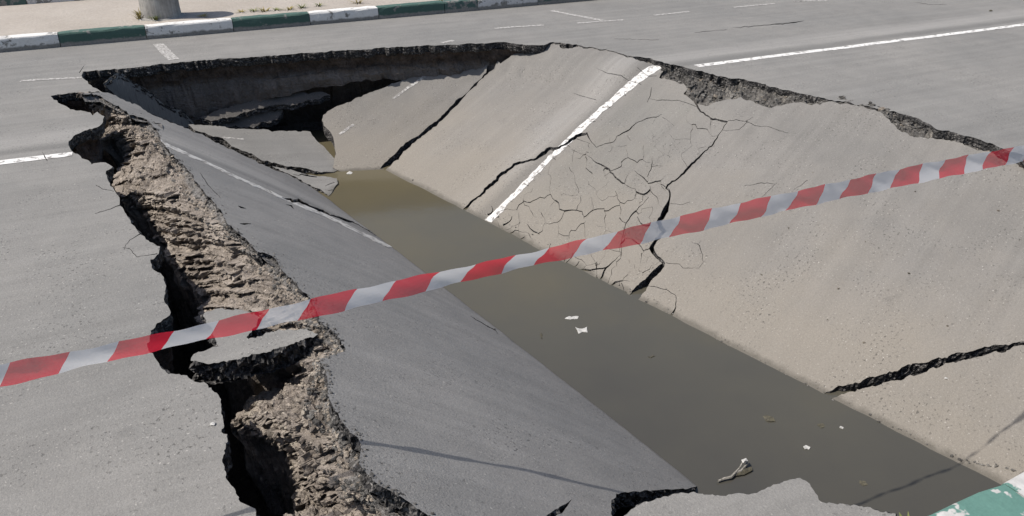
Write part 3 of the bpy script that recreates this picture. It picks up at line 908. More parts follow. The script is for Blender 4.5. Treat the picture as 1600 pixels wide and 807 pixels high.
# left slab
TB = [((128, 147), (122, 149), -.06), ((150, 148), (140, 158), -.12), ((172, 160), (161, 181), -.2), ((200, 178), (162, 200), -.26), ((229, 187), (156, 218), -.26), ((245, 205), (179, 214), -.28), ((252, 222), (195, 225), -.30),
      ((265, 238), (200, 238), -.32), ((285, 256), (190, 261), -.34), ((300, 272), (181, 285), -.34), ((322, 305), (186, 302), -.34), ((345, 328), (202, 312), -.34), ((355, 350), (222, 322), -.34), ((372, 365), (233, 318), -.34),
      ((390, 380), (236, 335), -.34), ((407, 395), (248, 352), -.34), ((425, 400), (258, 368), -.34), ((435, 412), (266, 380), -.34), ((443, 425), (270, 400), -.34), ((465, 445), (289, 425), -.34), ((482, 463), (315, 448), -.34),
      ((492, 480), (329, 460), -.34), ((500, 505), (327, 475), -.34), ((515, 513), (318, 488), -.34), ((527, 526), (345, 515), -.34), ((540, 547), (400, 545), -.34), ((515, 556), (440, 572), -.36), ((499, 562), (475, 578), -.36),
      ((503, 570), (462, 591), -.36), ((510, 580), (451, 597), -.36), ((512, 600), (430, 606), -.36), ((512, 618), (411, 612), -.36), ((520, 635), (390, 630), -.36), ((530, 652), (370, 646), -.36), ((546, 673), (378, 662), -.36),
      ((560, 684), (390, 679), -.36), ((564, 696), (411, 681), -.36), ((561, 725), (440, 700), -.36), ((575, 742), (450, 715), -.36), ((586, 754), (457, 734), -.36), ((610, 767), (466, 756), -.36), ((629, 778), (473, 774), -.34),
      ((665, 803), (482, 792), -.30), ((700, 830), (450, 802), -.2), ((745, 870), (420, 830), -.12)]
T_px = [t for t, b, z in TB]
L_out = [(128, 147), (165, 145), (191, 155), (210, 162), (234, 177), (266, 192), (275, 194), (292, 201), (319, 212), (335, 222), (354, 231), (382, 244), (414, 259), (442, 270), (464, 279), (485, 292), (502, 300), (513, 308),
         (526, 308), (614, 377), (714, 451), (865, 564), (1016, 684), (1112, 755), (1097, 761), (1060, 764.5), (1030, 766), (1000, 769), (985, 769), (963, 771.5), (962, 778), (955, 782), (955, 800), (958, 830), (945, 880), (745, 870)] + T_px[::-1][1:]
oL = px_loop(L_out, sl_z, 3.5, 1.2, 16)
lcr = [px_crack([(440, 309, 1), (449, 312, 3), (457, 315, 3.5), (466, 313.5, 5), (478, 320, 3), (499, 329, 3.6), (525, 339, 3), (547, 346, 3.4), (560, 351, 2), (575, 360, 1.5), (592, 371, 1)], sl_z, 1, .5),
       px_crack([(447, 320, 1), (455, 322, 3), (459, 327, 1.5)], sl_z, 2), px_crack([(372, 322, 1), (377, 324, 3), (384, 326, 1)], sl_z, 3), px_crack([(312, 270, .8), (322, 285, 1.4), (332, 297, 1.4), (345, 310, .8)], sl_z, 4),
       px_crack([(375, 350, 1.5), (382, 351, 3), (392, 350, 1)], sl_z, 5), px_crack([(735, 494, .8), (748, 502, 2), (760, 509, 1.4), (772, 515, 2), (778, 522, .8)], sl_z, 6),
       px_crack([(858, 812, 10), (868, 803, 9), (878, 796, 8), (886, 789, 4), (893, 781, 1)], sl_z, 7), px_crack([(420, 298, 1), (424, 301, 2), (428, 304, 1)], sl_z, 8)]
lp = [(246, 219), (252, 219), (268, 228), (305, 245), (345, 263), (385, 282), (420, 297.5), (453, 312), (472, 319), (510, 335), (548, 354.5), (580, 369), (613, 386.5), (606, 387), (578, 373), (548, 359), (510, 340), (472, 325), (452, 316), (420, 301), (385, 286), (345, 267), (305, 249), (268, 232), (256, 227)]
V2, T, pm = sheet(oL, sl_z, lcr, [px_loop(lp, sl_z, 4, .5, 8)])
slabL = empty('asphalt_plate', (*oL.mean(0), float(sl(*oL.mean(0)))), 'long dark grey asphalt slab on the left, between the bare earth bank and the water', 'slab', SLAB_G)
build_piece(slabL, V2, T, pm, sl_z, M_ASPH_L, .10, ([M_PAINT_L], ['lane_line']), 34, rough=.018, uvf=uv_left)

# slab fallen against the far wall, in shade
def tilt(p, az, el):
    n = np.array([math.cos(el) * math.cos(az), math.cos(el) * math.sin(az), math.sin(el)])
    return lambda x, y: p[2] - (n[0] * (x - p[0]) + n[1] * (y - p[1])) / n[2]
pk = tilt(at(188, 113, -.03), math.radians(-62), math.radians(6))
pk_z = lambda x, y: pk(x, y)
K_out = [(161, 131), (172, 121), (186, 112), (200, 122), (213, 131), (228, 139), (243, 150), (252, 160), (262, 166), (285, 172), (300, 185), (303, 197), (290, 200), (266, 191), (234, 177), (205, 165), (180, 150)]
gk = solve_surf(pk)
oK = XY(gk(jag(K_out, 4, .9, 17)))
V2, T, pm = sheet(oK, pk_z, [], [])
slabK = empty('asphalt_plate', (*oK.mean(0), float(pk(*oK.mean(0)))), 'shaded steep asphalt slab leaning against the far left wall of the hole', 'slab', SLAB_G)
build_piece(slabK, V2, T, pm, pk_z, M_ASPH, .08, ([], []), 35)

# broken sheets jammed under the far rim, in its shade
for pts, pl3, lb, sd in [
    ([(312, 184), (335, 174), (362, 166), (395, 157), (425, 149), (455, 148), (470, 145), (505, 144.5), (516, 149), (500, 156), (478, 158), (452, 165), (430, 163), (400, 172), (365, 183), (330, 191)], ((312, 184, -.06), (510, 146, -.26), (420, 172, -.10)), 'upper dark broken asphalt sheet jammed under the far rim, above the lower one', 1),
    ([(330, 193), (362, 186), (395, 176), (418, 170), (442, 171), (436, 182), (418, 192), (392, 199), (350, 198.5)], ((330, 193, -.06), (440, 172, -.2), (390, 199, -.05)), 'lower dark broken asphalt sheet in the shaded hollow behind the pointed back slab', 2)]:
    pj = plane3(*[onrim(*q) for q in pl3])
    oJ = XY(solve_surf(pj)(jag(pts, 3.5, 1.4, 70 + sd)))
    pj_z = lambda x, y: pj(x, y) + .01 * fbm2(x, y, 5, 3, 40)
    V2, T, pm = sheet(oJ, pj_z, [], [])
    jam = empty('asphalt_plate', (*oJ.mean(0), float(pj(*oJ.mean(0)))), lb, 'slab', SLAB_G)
    build_piece(jam, V2, T, pm, pj_z, M_ASPH_SHADE, .06, ([], []), 50 + sd)

# chunk lodged in the trench
pc = plane3(at(298, 566, -.05), at(495, 521, -.01), at(330, 490, -.06))
pc_z = lambda x, y: pc(x, y) + 0.006 * fbm2(x, y, 5, 3, 12)
C_out = [(298, 564), (301, 556), (310, 550), (325, 546), (342, 542), (336, 530), (333, 518), (322, 505), (317, 494), (322, 487), (345, 482), (375, 484), (398, 492), (402, 503), (385, 527), (388, 530), (402, 526), (421, 520), (440, 516), (470, 514), (488, 518), (497, 522), (485, 527), (473, 532),
         (455, 538), (437, 543), (412, 551), (387, 558), (362, 563), (342, 567), (318, 567)]
oC = px_loop(C_out, pc_z, 3.5, 1.5, 18)
V2, T, pm = sheet(oC, pc_z, [], [], spacing=.03)
chunk = empty('asphalt_chunk', (*oC.mean(0), float(pc(*oC.mean(0)))), 'thick broken asphalt chunk lodged across the left trench under the barrier tape', 'slab')
build_piece(chunk, V2, T, pm, pc_z, M_ASPH, .13, ([], []), 36, rough=.03)

# ------------------------------------------------------------------ bare earth bank under the left slab's edge
def spline(P, m):
    P = np.asarray(P, float); t = np.linspace(0, len(P) - 1, m)
    i = np.clip(t.astype(int), 0, len(P) - 2); f = (t - i)[:, None]
    f = f * f * (3 - 2 * f) * .4 + f * .6
    return P[i] * (1 - f) + P[i + 1] * f
MS, MV = 1050, 92
Tp = hit(np.array(T_px, float), sl_z)
drop = np.interp(np.arange(len(TB)), [0, 24, 28, 30, 45], [.025, .03, .08, .10, .10])
Tp[:, 2] -= drop
Bp = np.array([at(*b, z) for t, b, z in TB])
Ts, Bs = spline(Tp, MS), spline(Bp, MS)
jit = np.column_stack([fbm(Bs, 14, 3, 1), fbm(Bs, 14, 3, 2), np.zeros(MS)]) * .03
Bs = Bs + jit
dirn = Bs - Ts; dirn[:, 2] = 0
ln = np.maximum(np.linalg.norm(dirn, axis=1), .02)[:, None]; dirn = dirn / ln
rows, vv = [], []
rows.append(Ts - dirn * .12 - [0, 0, .02]); vv.append(0)
for q in range(MV):
    f = q / (MV - 1)
    P = Ts * (1 - f) + Bs * f
    P[:, 2] += math.sin(f * math.pi) * .05 * np.clip(ln[:, 0] / .4, .2, 1)
    rows.append(P); vv.append(f)
for dz, o in ((.03, .015), (.07, .0), (.14, -.06), (.25, -.12), (.45, -.16), (.8, -.18), (1.4, -.2)):
    rows.append(Bs + dirn * o - [0, 0, dz]); vv.append(1.0)
G = np.stack(rows)
du = np.gradient(G, axis=1); dv = np.gradient(G, axis=0)
nr = np.cross(du, dv); nr /= np.maximum(np.linalg.norm(nr, axis=2, keepdims=True), 1e-6)
nr[nr[..., 2] < 0] *= -1
P = G.reshape(-1, 3)
vq = np.repeat(np.array(vv), MS)
amp = np.clip(np.minimum(vq * 6, 1), .05, 1)
NRW = len(rows)
sq = np.tile(np.concatenate([[0], np.cumsum(np.linalg.norm(np.diff((Ts + Bs) / 2, axis=0), axis=1))]), NRW)
SV = np.column_stack([sq, vq * .45, np.zeros(len(P))])
lump = fbm(P, 6.0, 4, 21) * .024 + fbm(P, 15, 3, 26) * .016 + fbm(P, 34, 4, 23, .75) * .012 + np.maximum(0, fbm(P, 24, 3, 24)) * .022
face = np.clip(.5 + 1.1 * fbm(P, 1.9, 2, 28), 0, 1)          # smooth cut faces between crumbly stretches
lump = lump * (.38 + .85 * face)
crev = -np.maximum(0, .11 - np.abs(fbm(P, 3.6, 4, 25))) * .30
P = P + nr.reshape(-1, 3) * ((lump + crev - .02) * amp)[:, None]
NR = len(rows)
F = [(r * MS + i, (r + 1) * MS + i, (r + 1) * MS + i + 1, r * MS + i + 1) for r in range(NR - 1) for i in range(MS - 1)]
crumb = np.clip(1.0 - vq * 4.2 + .25 * fbm(P, 6, 2, 3), 0, 1) * .9
bank = mesh_obj('earth_bank', P, F, M_SOIL, attr={'crumb': crumb})
tag(bank, 'bare tan earth bank exposed beside the trench', kind='structure')
bankG = P.reshape(NR, MS, 3)

def rock_mesh(name, seed, mat, squash=.8):
    r = np.random.default_rng(seed)
    t = (1 + 5 ** .5) / 2
    V = np.array([(-1, t, 0), (1, t, 0), (-1, -t, 0), (1, -t, 0), (0, -1, t), (0, 1, t), (0, -1, -t), (0, 1, -t), (t, 0, -1), (t, 0, 1), (-t, 0, -1), (-t, 0, 1)], float)
    V /= np.linalg.norm(V[0])
    F = [(0, 11, 5), (0, 5, 1), (0, 1, 7), (0, 7, 10), (0, 10, 11), (1, 5, 9), (5, 11, 4), (11, 10, 2), (10, 7, 6), (7, 1, 8), (3, 9, 4), (3, 4, 2), (3, 2, 6), (3, 6, 8), (3, 8, 9), (4, 9, 5), (2, 4, 11), (6, 2, 10), (8, 6, 7), (9, 8, 1)]
    V = V * r.uniform(.65, 1.2, (12, 1)) * np.array([1, r.uniform(.6, .95), squash * r.uniform(.6, 1)])
    return V, F
ROCKS = [rock_mesh('r', 50 + i, None) for i in range(8)]
def scatter(name, pts, sizes, mat, parent=None, kind='stuff'):
    VV, FF, off = [], [], 0
    for p, s in zip(pts, sizes):
        V, F = ROCKS[RNG.integers(8)]
        a = RNG.uniform(0, 6.28); b = RNG.uniform(-.6, .6)
        Rz = np.array([[math.cos(a), -math.sin(a), 0], [math.sin(a), math.cos(a), 0], [0, 0, 1]])
        Rx = np.array([[1, 0, 0], [0, math.cos(b), -math.sin(b)], [0, math.sin(b), math.cos(b)]])
        VV.append((V * s) @ (Rz @ Rx).T + p)
        FF += [tuple(i + off for i in f) for f in F]; off += 12
    o = mesh_obj(name, np.concatenate(VV), FF, mat, parent)
    o['kind'] = kind
    return o
M_STONE = mat_soil('pale_stone', (0.22, 0.185, 0.15), (0.33, 0.285, 0.235), (0.47, 0.42, 0.35), 2)
M_CRUMB = mat_soil('asphalt_crumbs', (0.06, 0.057, 0.053), (0.13, 0.124, 0.116), (0.24, 0.228, 0.21), 2)
idx_r = RNG.integers(2, MV + 1, 4200); idx_c = RNG.integers(6, MS - 4, 4200)
scatter('pebbles', bankG[idx_r, idx_c], np.exp(RNG.normal(-4.85, .5, 4200)).clip(.003, .024), M_STONE, bank)
idx_r = RNG.integers(0, 27, 1500); idx_c = RNG.integers(6, MS - 4, 1500)
scatter('asphalt_crumbs', bankG[idx_r, idx_c], np.exp(RNG.normal(-4.7, .5, 1500)).clip(.003, .022), M_CRUMB, bank)
clods = [bpy.data.meshes.new('clod') for _ in range(5)]
for i, me in enumerate(clods):
    V, F = ROCKS[i]
    me.from_pydata((V * np.array([1, 1, .8])).tolist(), [], F); me.materials.append(M_SOIL)
for i in range(110):
    q = bankG[RNG.integers(4, MV), RNG.integers(12, MS - 6)]
    o = bpy.data.objects.new('clod', clods[i % 5]); C.objects.link(o)
    o.parent = bank; o.location = q
    s = float(np.clip(math.exp(RNG.normal(-3.6, .35)), .018, .05)); o.scale = (s, s, s)
    o.rotation_euler = RNG.uniform(0, 6, 3)

# ------------------------------------------------------------------ crumbled strip between the right rim and the slabs
R_pairs = [((985, 86.5), (985, 88.5)), ((1000, 89.5), (1002, 97)), ((1030, 96.5), (1033, 108)), ((1060, 103.5), (1032, 122)), ((1072, 107), (1052, 127)), ((1085, 110.5), (1074, 133)), ((1105, 115), (1070, 148)), ((1130, 120.5), (1085, 160)), ((1150, 124), (1103, 167)),
           ((1165, 126), (1140, 156)), ((1180, 128.5), (1160, 153)), ((1215, 138), (1190, 166)), ((1250, 146.5), (1207, 170)), ((1265, 149.5), (1250, 161)), ((1280, 152.5), (1270, 166)), ((1300, 156.5), (1300, 159.5)), ((1345, 164.5), (1345, 167)), ((1378, 171.5), (1376, 176)),
           ((1400, 175.5), (1386, 188)), ((1435, 185.5), (1403, 203)), ((1450, 193), (1430, 216)), ((1465, 202.5), (1470, 219)), ((1490, 207.5), (1500, 223)), ((1520, 215.5), (1520, 233)), ((1560, 230.5), (1550, 241)), ((1600, 243.5), (1600, 251)), ((1680, 285.5), (1680, 296)), ((1760, 346), (1760, 356))]
Rt = spline(hit([a for a, b in R_pairs], flat(-.05)), 420); Rb = spline(hit([b for a, b in R_pairs], lambda x, y: pr(x, y) - .012), 420)
rows = [Rt * (1 - f) + Rb * f for f in np.linspace(-.25, 1.25, 26)]
P = np.concatenate(rows)
fq = np.repeat(np.linspace(-.25, 1.25, 26), 420)
a_ = np.clip(np.sin(np.clip(fq, 0, 1) * math.pi) * 2, .0, 1)
wid = np.tile(np.linalg.norm(Rt - Rb, axis=1), 26)
P[:, 2] += (fbm(P, 14, 3, 31) * .034 + (1 - 2 * np.abs(fbm(P, 32, 3, 32))) * .022 - .006) * a_ * np.clip(wid / .12, .1, 1) - np.where(fq < 0, .03, 0) - np.where(fq > 1, .06, 0)
F = [(r * 420 + i, r * 420 + i + 1, (r + 1) * 420 + i + 1, (r + 1) * 420 + i) for r in range(25) for i in range(419)]
rub = mesh_obj('rubble_strip', P, F, M_RUBBLE)
tag(rub, 'crumbled asphalt strip along the right rim of the hole', kind='structure')
RG = P.reshape(26, 420, 3)
wd = np.linalg.norm(Rt - Rb, axis=1); good = np.nonzero(wd > .07)[0]
ic = RNG.choice(good, 1500); ir = RNG.integers(5, 21, 1500)
scatter('crumbs', RG[ir, ic], np.exp(RNG.normal(-4.3, .5, 1500)).clip(.005, .03), M_CRUMB, rub)
lumps = [bpy.data.meshes.new('lump') for _ in range(4)]
for i, me in enumerate(lumps):
    V, F = ROCKS[i + 3]
    me.from_pydata((V * np.array([1, 1, .6])).tolist(), [], F); me.materials.append(M_CRUMB if i else M_STONE)
for i in range(170):
    q = RG[RNG.integers(7, 19), RNG.choice(good)]
    o = bpy.data.objects.new('asphalt_lump', lumps[i % 4]); C.objects.link(o)
    o.parent = rub; o.location = q
    s = float(np.clip(math.exp(RNG.normal(-3.7, .45)), .012, .055)); o.scale = (s, s, s); o.rotation_euler = (RNG.uniform(-.4, .4), RNG.uniform(-.4, .4), RNG.uniform(0, 6))

# ------------------------------------------------------------------ kerbs, pavements
def mat_kerb(name, c, peel=0.5, co_scale=1.0, grime=True):
    k = NT(name)
    co = k.coord()
    sep = k.n('ShaderNodeSeparateXYZ'); k.l(co, sep.inputs[0])
    inf = k.n('ShaderNodeObjectInfo')
    add = k.n('ShaderNodeVectorMath'); add.operation = 'ADD'
    k.l(co, add.inputs[0]); k.l(inf.outputs['Location'], add.inputs[1])
    cw_ = add.outputs[0]
    n = k.noise(cw_, 9 * co_scale, 5, .65)
    n2 = k.noise(cw_, 45, 4, .7)
    bare = k.mix(k.ramp(n2, [(.3, 0), (.7, 1)]), (.14, .135, .125), (.24, .23, .215))
    z = k.math('ADD', sep.outputs[2], k.math('MULTIPLY', k.math('SUBTRACT', n, .5), .07))
    low = k.ramp(z, [(.035, 0.0), (.055, 1.0)]) if grime else 1.0
    pl = k.ramp(n, [(peel, 1.0), (peel + .06, 0.0)])
    f = k.math('MULTIPLY', low, pl) if grime else pl
    pc_ = k.mix(.3, c, k.ramp(n2, [(.3, .3), (.7, .65)]), 'OVERLAY')
    col = k.mix(f, bare, pc_)
    return k.done(col, .8, k.bump(n2, .5, .006), .3)
M_KW = mat_kerb('kerb_white_paint', (.58, .57, .55), .56)
M_KG = mat_kerb('kerb_green_paint', (.05, .095, .08), .60)
M_KGW = mat_kerb('kerb_worn_green_paint', (.06, .10, .09), .50)
M_KWW = mat_kerb('kerb_worn_white_paint', (.50, .49, .48), .50)
k = NT('kerb_peeling_paint')
co = k.coord(); n = k.noise(co, 6.5, 4, .55); n2 = k.noise(co, 60, 4, .7)
g = k.mix(.3, (.085, .175, .148), k.ramp(n2, [(.3, .35), (.7, .6)]), 'OVERLAY')
w = k.mix(.4, (.40, .395, .38), k.ramp(k.noise(co, 22, 4), [(.3, .3), (.7, .65)]), 'OVERLAY')
M_KPEEL = k.done(k.mix(k.ramp(n, [(.55, 0), (.57, 1)]), g, w), .8, k.bump(n, .6, .02), .3)
k = NT('kerb_peeling_white_paint')
co = k.coord(); n = k.noise(co, 7.5, 4, .6); n2 = k.noise(co, 60, 4, .7)
g = k.mix(.3, (.085, .175, .148), k.ramp(n2, [(.3, .35), (.7, .6)]), 'OVERLAY')
w = k.mix(.5, (.38, .375, .365), k.ramp(k.noise(co, 22, 4), [(.3, .3), (.7, .65)]), 'OVERLAY')
M_KPEELW = k.done(k.mix(k.ramp(n, [(.40, 0), (.42, 1)]), g, w), .8, k.bump(n, .6, .02), .3)

def kerb_block(name, length, mat, parent, org, ang, h=.15, wdt=.15, depth=.12, seed=0):
    """one kerb stone with worn rounded arris; x along, y behind the face"""
    r = np.random.default_rng(seed)
    sec = [(0.0, -depth), (0.0, h * .55), (.004, h - .022), (.010, h - .008), (.022, h), (wdt * .6, h + .002), (wdt - .012, h), (wdt, h - .012), (wdt, -depth)]
    m = 9
    V = []
    for i in range(m):
        x = .004 + (length - .008) * i / (m - 1)
        e = .006 if i in (0, m - 1) else 0
        for (y, z) in sec:
            j = r.normal(0, .0022) if z > 0 else 0
            V.append((x, y + j + (e if z > .05 and y < .02 else 0), z + (r.normal(0, .002) - e if z > .05 else 0)))
    ns = len(sec)
    F = [(i * ns + q, (i + 1) * ns + q, (i + 1) * ns + q + 1, i * ns + q + 1) for i in range(m - 1) for q in range(ns - 1)]
    F += [tuple(range(ns)), tuple(reversed(range((m - 1) * ns, m * ns)))]
    me = bpy.data.meshes.new(name); me.from_pydata(V, [], F); me.materials.append(mat); me.update()
    o = bpy.data.objects.new(name, me); C.objects.link(o)
    o.parent = parent
    o.location = Vector((*org, 0)) - parent.location
    o.rotation_euler = (0, 0, ang)
    return o

fa = math.atan2(KFD[1], KFD[0])
def s_far(px, py): return float((at(px, py)[:2] - KF0) @ KFD)
joints = [s_far(95, 74), s_far(230, 62), s_far(367, 52), s_far(487, 41), s_far(595, 32), s_far(697, 22), s_far(748, 17), s_far(842, 9), s_far(932, 1)]
cols = ['g', 'w', 'g', 'w', 'g', 'gw', 'ww', 'gw']
blocks = list(zip(joints[:-1], joints[1:], cols))
for i in range(6): blocks.append((joints[0] - 1.0 * (i + 1), joints[0] - 1.0 * i, 'w' if i % 2 == 0 else 'g'))
for i in range(8): blocks.append((joints[-1] + 1.0 * i, joints[-1] + 1.0 * (i + 1), 'ww' if i % 2 == 0 else 'g'))
kerb = empty('kerb', (*far_kerb(joints[2]), 0), 'far kerb of alternating green and white painted stones along the pavement', 'kerb', None)
KM_ = {'g': M_KG, 'w': M_KW, 'gw': M_KGW, 'ww': M_KWW}
for i, (a, b, c) in enumerate(blocks):
    kerb_block('kerb_stone', b - a, KM_[c], kerb, far_kerb(a), fa, .16, .16, seed=i)
kerbn = empty('kerb', (*near_kerb(0), 0), 'near kerb with peeling green and white paint at the lower right corner', 'kerb', None)
for i in range(-4, 5):
    kerb_block('kerb_stone', 1.0, M_KPEELW if i % 2 == 0 else M_KPEEL, kerbn, near_kerb(i + 1.16) , RA + math.pi, .15, .17, seed=90 + i)

def mat_pave(name, c1, c2):
    k = NT(name)
    co = k.coord()
    n = k.noise(co, 1.1, 5, .6); n2 = k.noise(co, 30, 4, .7); n3 = k.noise(co, 150, 3, .7)
    col = k.mix(k.ramp(n, [(.3, 0), (.7, 1)]), c1, c2)
    col = k.mix(.4, col, k.ramp(n2, [(.3, .35), (.7, .65)]), 'OVERLAY')
    col = k.mix(.4, col, k.ramp(n3, [(.3, .35), (.7, .65)]), 'OVERLAY')
    return k.done(col, .92, k.bump(n3, .5, .004, k.bump(n2, .4, .02)), .2)
M_PAVE = mat_pave('dusty_pavement', (.285, .255, .222), (.335, .303, .268))
def ground_strip(name, f0, f1, z, mat, label, dirt=0.0):
    us = np.concatenate([np.linspace(-45, -8, 20), np.linspace(-7.5, 8, 90), np.linspace(9, 60, 24)])
    vs = np.concatenate([np.linspace(0, 2.5, 22), [4, 7, 12, 25, 60]])
    V = []
    for v in vs:
        for u in us:
            p = f0(u, f1 * v); V.append((p[0], p[1], z + dirt * vnoise(np.array([[p[0] * 3, p[1] * 3, 0]]))[0] * (1 if .02 < v < 3 else .0)))
    nu = len(us)
    F = [(j * nu + i, j * nu + i + 1, (j + 1) * nu + i + 1, (j + 1) * nu + i) for j in range(len(vs) - 1) for i in range(nu - 1)]
    if f1 < 0: F = [f[::-1] for f in F]
    return tag(mesh_obj(name, V, F, mat, smooth=True), label, kind='structure')
ground_strip('pavement', lambda s, o: far_kerb(s, .15 + o), 1, .145, M_PAVE, 'dusty beige pavement behind the far kerb', .008)
ground_strip('pavement', lambda s, o: near_kerb(s, -.165 + o), -1, .135, M_PAVE, 'dusty pavement on the viewer side of the road', .005)

# low painted border stones far back at the top left corner
bx = at(28, 1.5, .2)[:2]
bs = float((bx - KF0) @ KFD); bo = float((bx - KF0) @ KFN)
kerb2 = empty('kerb', (*far_kerb(bs, bo), 0), 'pale border kerb at the far back of the pavement, top left corner', 'kerb')
for i in range(-3, 4):
    kerb_block('kerb_stone', 1.0, [M_KWW, M_KGW][i % 2], kerb2, far_kerb(bs + i * 1.0 + .1, bo), fa, .27, .12, seed=140 + i)

# concrete post behind the kerb
k = NT('weathered_concrete')
co = k.coord(); n = k.noise(co, 7, 5, .65); n2 = k.noise(co, 40, 4, .7); st_ = k.noise(co, 4, 3, .6, mapping=(6, 6, .7))
col = k.ramp(n, [(.3, (.20, .19, .175)), (.7, (.36, .345, .32))])
col = k.mix(.5, col, k.ramp(st_, [(.35, .3), (.65, .65)]), 'OVERLAY')
M_CONC = k.done(col, .9, k.bump(n2, .6, .01, k.bump(n, .5, .02)), .2)
pq0, pq1 = at(221, 30, .15), at(286, 27, .15)
pcx = (pq0 + pq1) / 2; prad = float(np.linalg.norm(pq1 - pq0)) / 2 * .98
pcx = pcx + np.array([KFN[0], KFN[1], 0]) * prad * .55
post = empty('concrete_post', (pcx[0], pcx[1], .13), 'thick weathered concrete post standing behind the far kerb', 'post')
def lathe(name, prof, mat, parent, seg=28, rough=.004, seed=0):
    V = []
    for (r, z) in prof:
        for i in range(seg):
            a = 2 * math.pi * i / seg
            V.append((r * math.cos(a), r * math.sin(a), z))
    V = np.array(V)
    V[:, :2] *= (1 + rough * fbm(V, 9, 3, seed) / max(p[0] for p in prof))[:, None]
    F = [(j * seg + i, j * seg + (i + 1) % seg, (j + 1) * seg + (i + 1) % seg, (j + 1) * seg + i) for j in range(len(prof) - 1) for i in range(seg)]
    F += [tuple(range((len(prof) - 1) * seg, len(prof) * seg))]
    me = bpy.data.meshes.new(name); me.from_pydata(V.tolist(), [], F); me.materials.append(mat)
    me.polygons.foreach_set('use_smooth', np.ones(len(me.polygons), bool)); me.update()
    o = bpy.data.objects.new(name, me); C.objects.link(o); o.parent = parent
    return o
lathe('shaft', [(prad * 1.0, -.12), (prad * .99, .03), (prad * .97, .12), (prad * .95, .4), (prad * .93, .8), (prad * .92, 1.0)], M_CONC, post, rough=.006)
lathe('cap', [(prad * .92, 1.0), (prad * .93, 1.02), (prad * .88, 1.06), (prad * .6, 1.08), (.005, 1.085)], M_CONC, post, rough=.004, seed=4)
lathe('footing', [(prad * 1.22, -.12), (prad * 1.2, .018), (prad * 1.02, .03)], M_CONC, post, rough=.03, seed=6)

# ------------------------------------------------------------------ weeds
k = NT('weed_leaf')
co = k.coord()
M_LEAF = k.done(k.ramp(k.noise(co, 30, 3), [(.3, (.07, .10, .03)), (.7, (.17, .17, .055))]), .7, None, .3)
k = NT('dry_grass')
M_DRY = k.done(k.ramp(k.noise(k.coord(), 30, 3), [(.3, (.16, .14, .05)), (.7, (.30, .24, .10))]), .8, None, .2)
def tuft(loc, nb, h, spread, mat, label, cat, group=None, seed=0, wide=.006):
    r = np.random.default_rng(seed)
    V, F = [], []
    for b in range(nb):
        a = r.uniform(0, 6.28); d = np.array([math.cos(a), math.sin(a), 0]); s = np.array([-d[1], d[0], 0])
        base = d * r.uniform(0, spread * .4) ; L = h * r.uniform(.5, 1.1); lean = r.uniform(.2, 1.0) * spread; w = wide * r.uniform(.6, 1.3)
        k0 = len(V)
        for q in range(4):
            f = q / 3
            p = base + d * lean * f ** 1.6 + np.array([0, 0, L * (f - .25 * f * f)])
            ww = w * (1 - f) ** .7 + .0006
            V += [p - s * ww, p + s * ww]
        for q in range(3): F.append((k0 + 2 * q, k0 + 2 * q + 1, k0 + 2 * q + 3, k0 + 2 * q + 2))
    o = mesh_obj('grass_tuft', V, F, mat)
    o.location = loc
    return tag(o, label, cat, group)
pl_ = np.array([pcx[0], pcx[1]])
tuft((*(pl_ - KFD * prad * 1.05 - KFN * prad * .3), .15), 34, .16, .12, M_DRY, 'yellowish grass tuft at the left foot of the concrete post', 'grass', None, 1, .008)
tuft((*(pl_ - KFD * prad * .35 - KFN * prad * 1.0), .15), 24, .09, .10, M_LEAF, 'low green weed at the front foot of the concrete post', 'weed', None, 2, .009)
wg = 'weeds along the back of the far kerb'
WEEDS = [(378, 19, 'low weed behind the left end of the second green kerb stone, right of the post'), (397, 18, 'second weed right of the post, behind the green kerb stone'), (414, 18, 'weed midway along the green kerb stone right of the post'),
         (433, 16, 'weed just past the middle of the green kerb stone right of the post'), (453, 15.5, 'weed near the right end of the green kerb stone right of the post'), (472, 13, 'weed at the joint between the green stone and the next white stone'),
         (318, 26, 'flat weed in the shadow right beside the concrete post'), (500, 10, 'small weed behind the left end of the white kerb stone, right of the weed row'), (560, 5.5, 'lone weed behind the right half of that white kerb stone'), (690, 1, 'rightmost weed, behind the worn dark green kerb stone')]
for i, (px_, py_, lb_) in enumerate(WEEDS):
    q = at(px_, py_, .15)
    q = q[:2] + KFN * .03
    tuft((*q, .145), 20, .03 + .02 * (i % 3), .13, M_LEAF if i % 2 else M_DRY, lb_, 'weed', wg, 20 + i, .008)
q = at(1452, 812, .15)
tuft((*q[:2] + RN * .05, .02), 26, .06, .08, M_LEAF, 'green weed leaves poking up beside the near kerb at the bottom edge', 'weed', None, 77, .014)

# ------------------------------------------------------------------ barrier tape
tape_px = [(0, 590), (55, 575), (225, 540), (365, 508), (510, 475), (637, 450), (757, 422), (878, 393), (990, 371), (1085, 350), (1175, 327), (1262, 308), (1340, 291), (1415, 275), (1488, 261), (1562, 248), (1600, 241)]
tn = np.array([-0.39773087, 0.90568523, -0.14678017]); tcen = tn @ np.array([-1.65, 2.12, .75])
r_ = rays(tape_px); tt = (tcen - tn @ ORG) / (r_ @ tn)
TPp = ORG + r_ * tt[:, None]
d0 = (TPp[-1] - TPp[0]); Ltot = np.linalg.norm(d0); d0 /= Ltot
sarc = (TPp - TPp[0]) @ d0
cz = np.polyfit(sarc, TPp[:, 2], 3)
cxy = np.polyfit(sarc, TPp[:, :2], 1)
s_red = sarc[1:-1]; kk = np.arange(len(s_red)); per, ph0 = np.polyfit(kk, s_red, 1)
print('tape period', per, ph0)
def tape_pt(s): return np.array([np.polyval(cxy[:, 0], s), np.polyval(cxy[:, 1], s), np.polyval(cz, np.clip(s, -.5, Ltot + .5))])
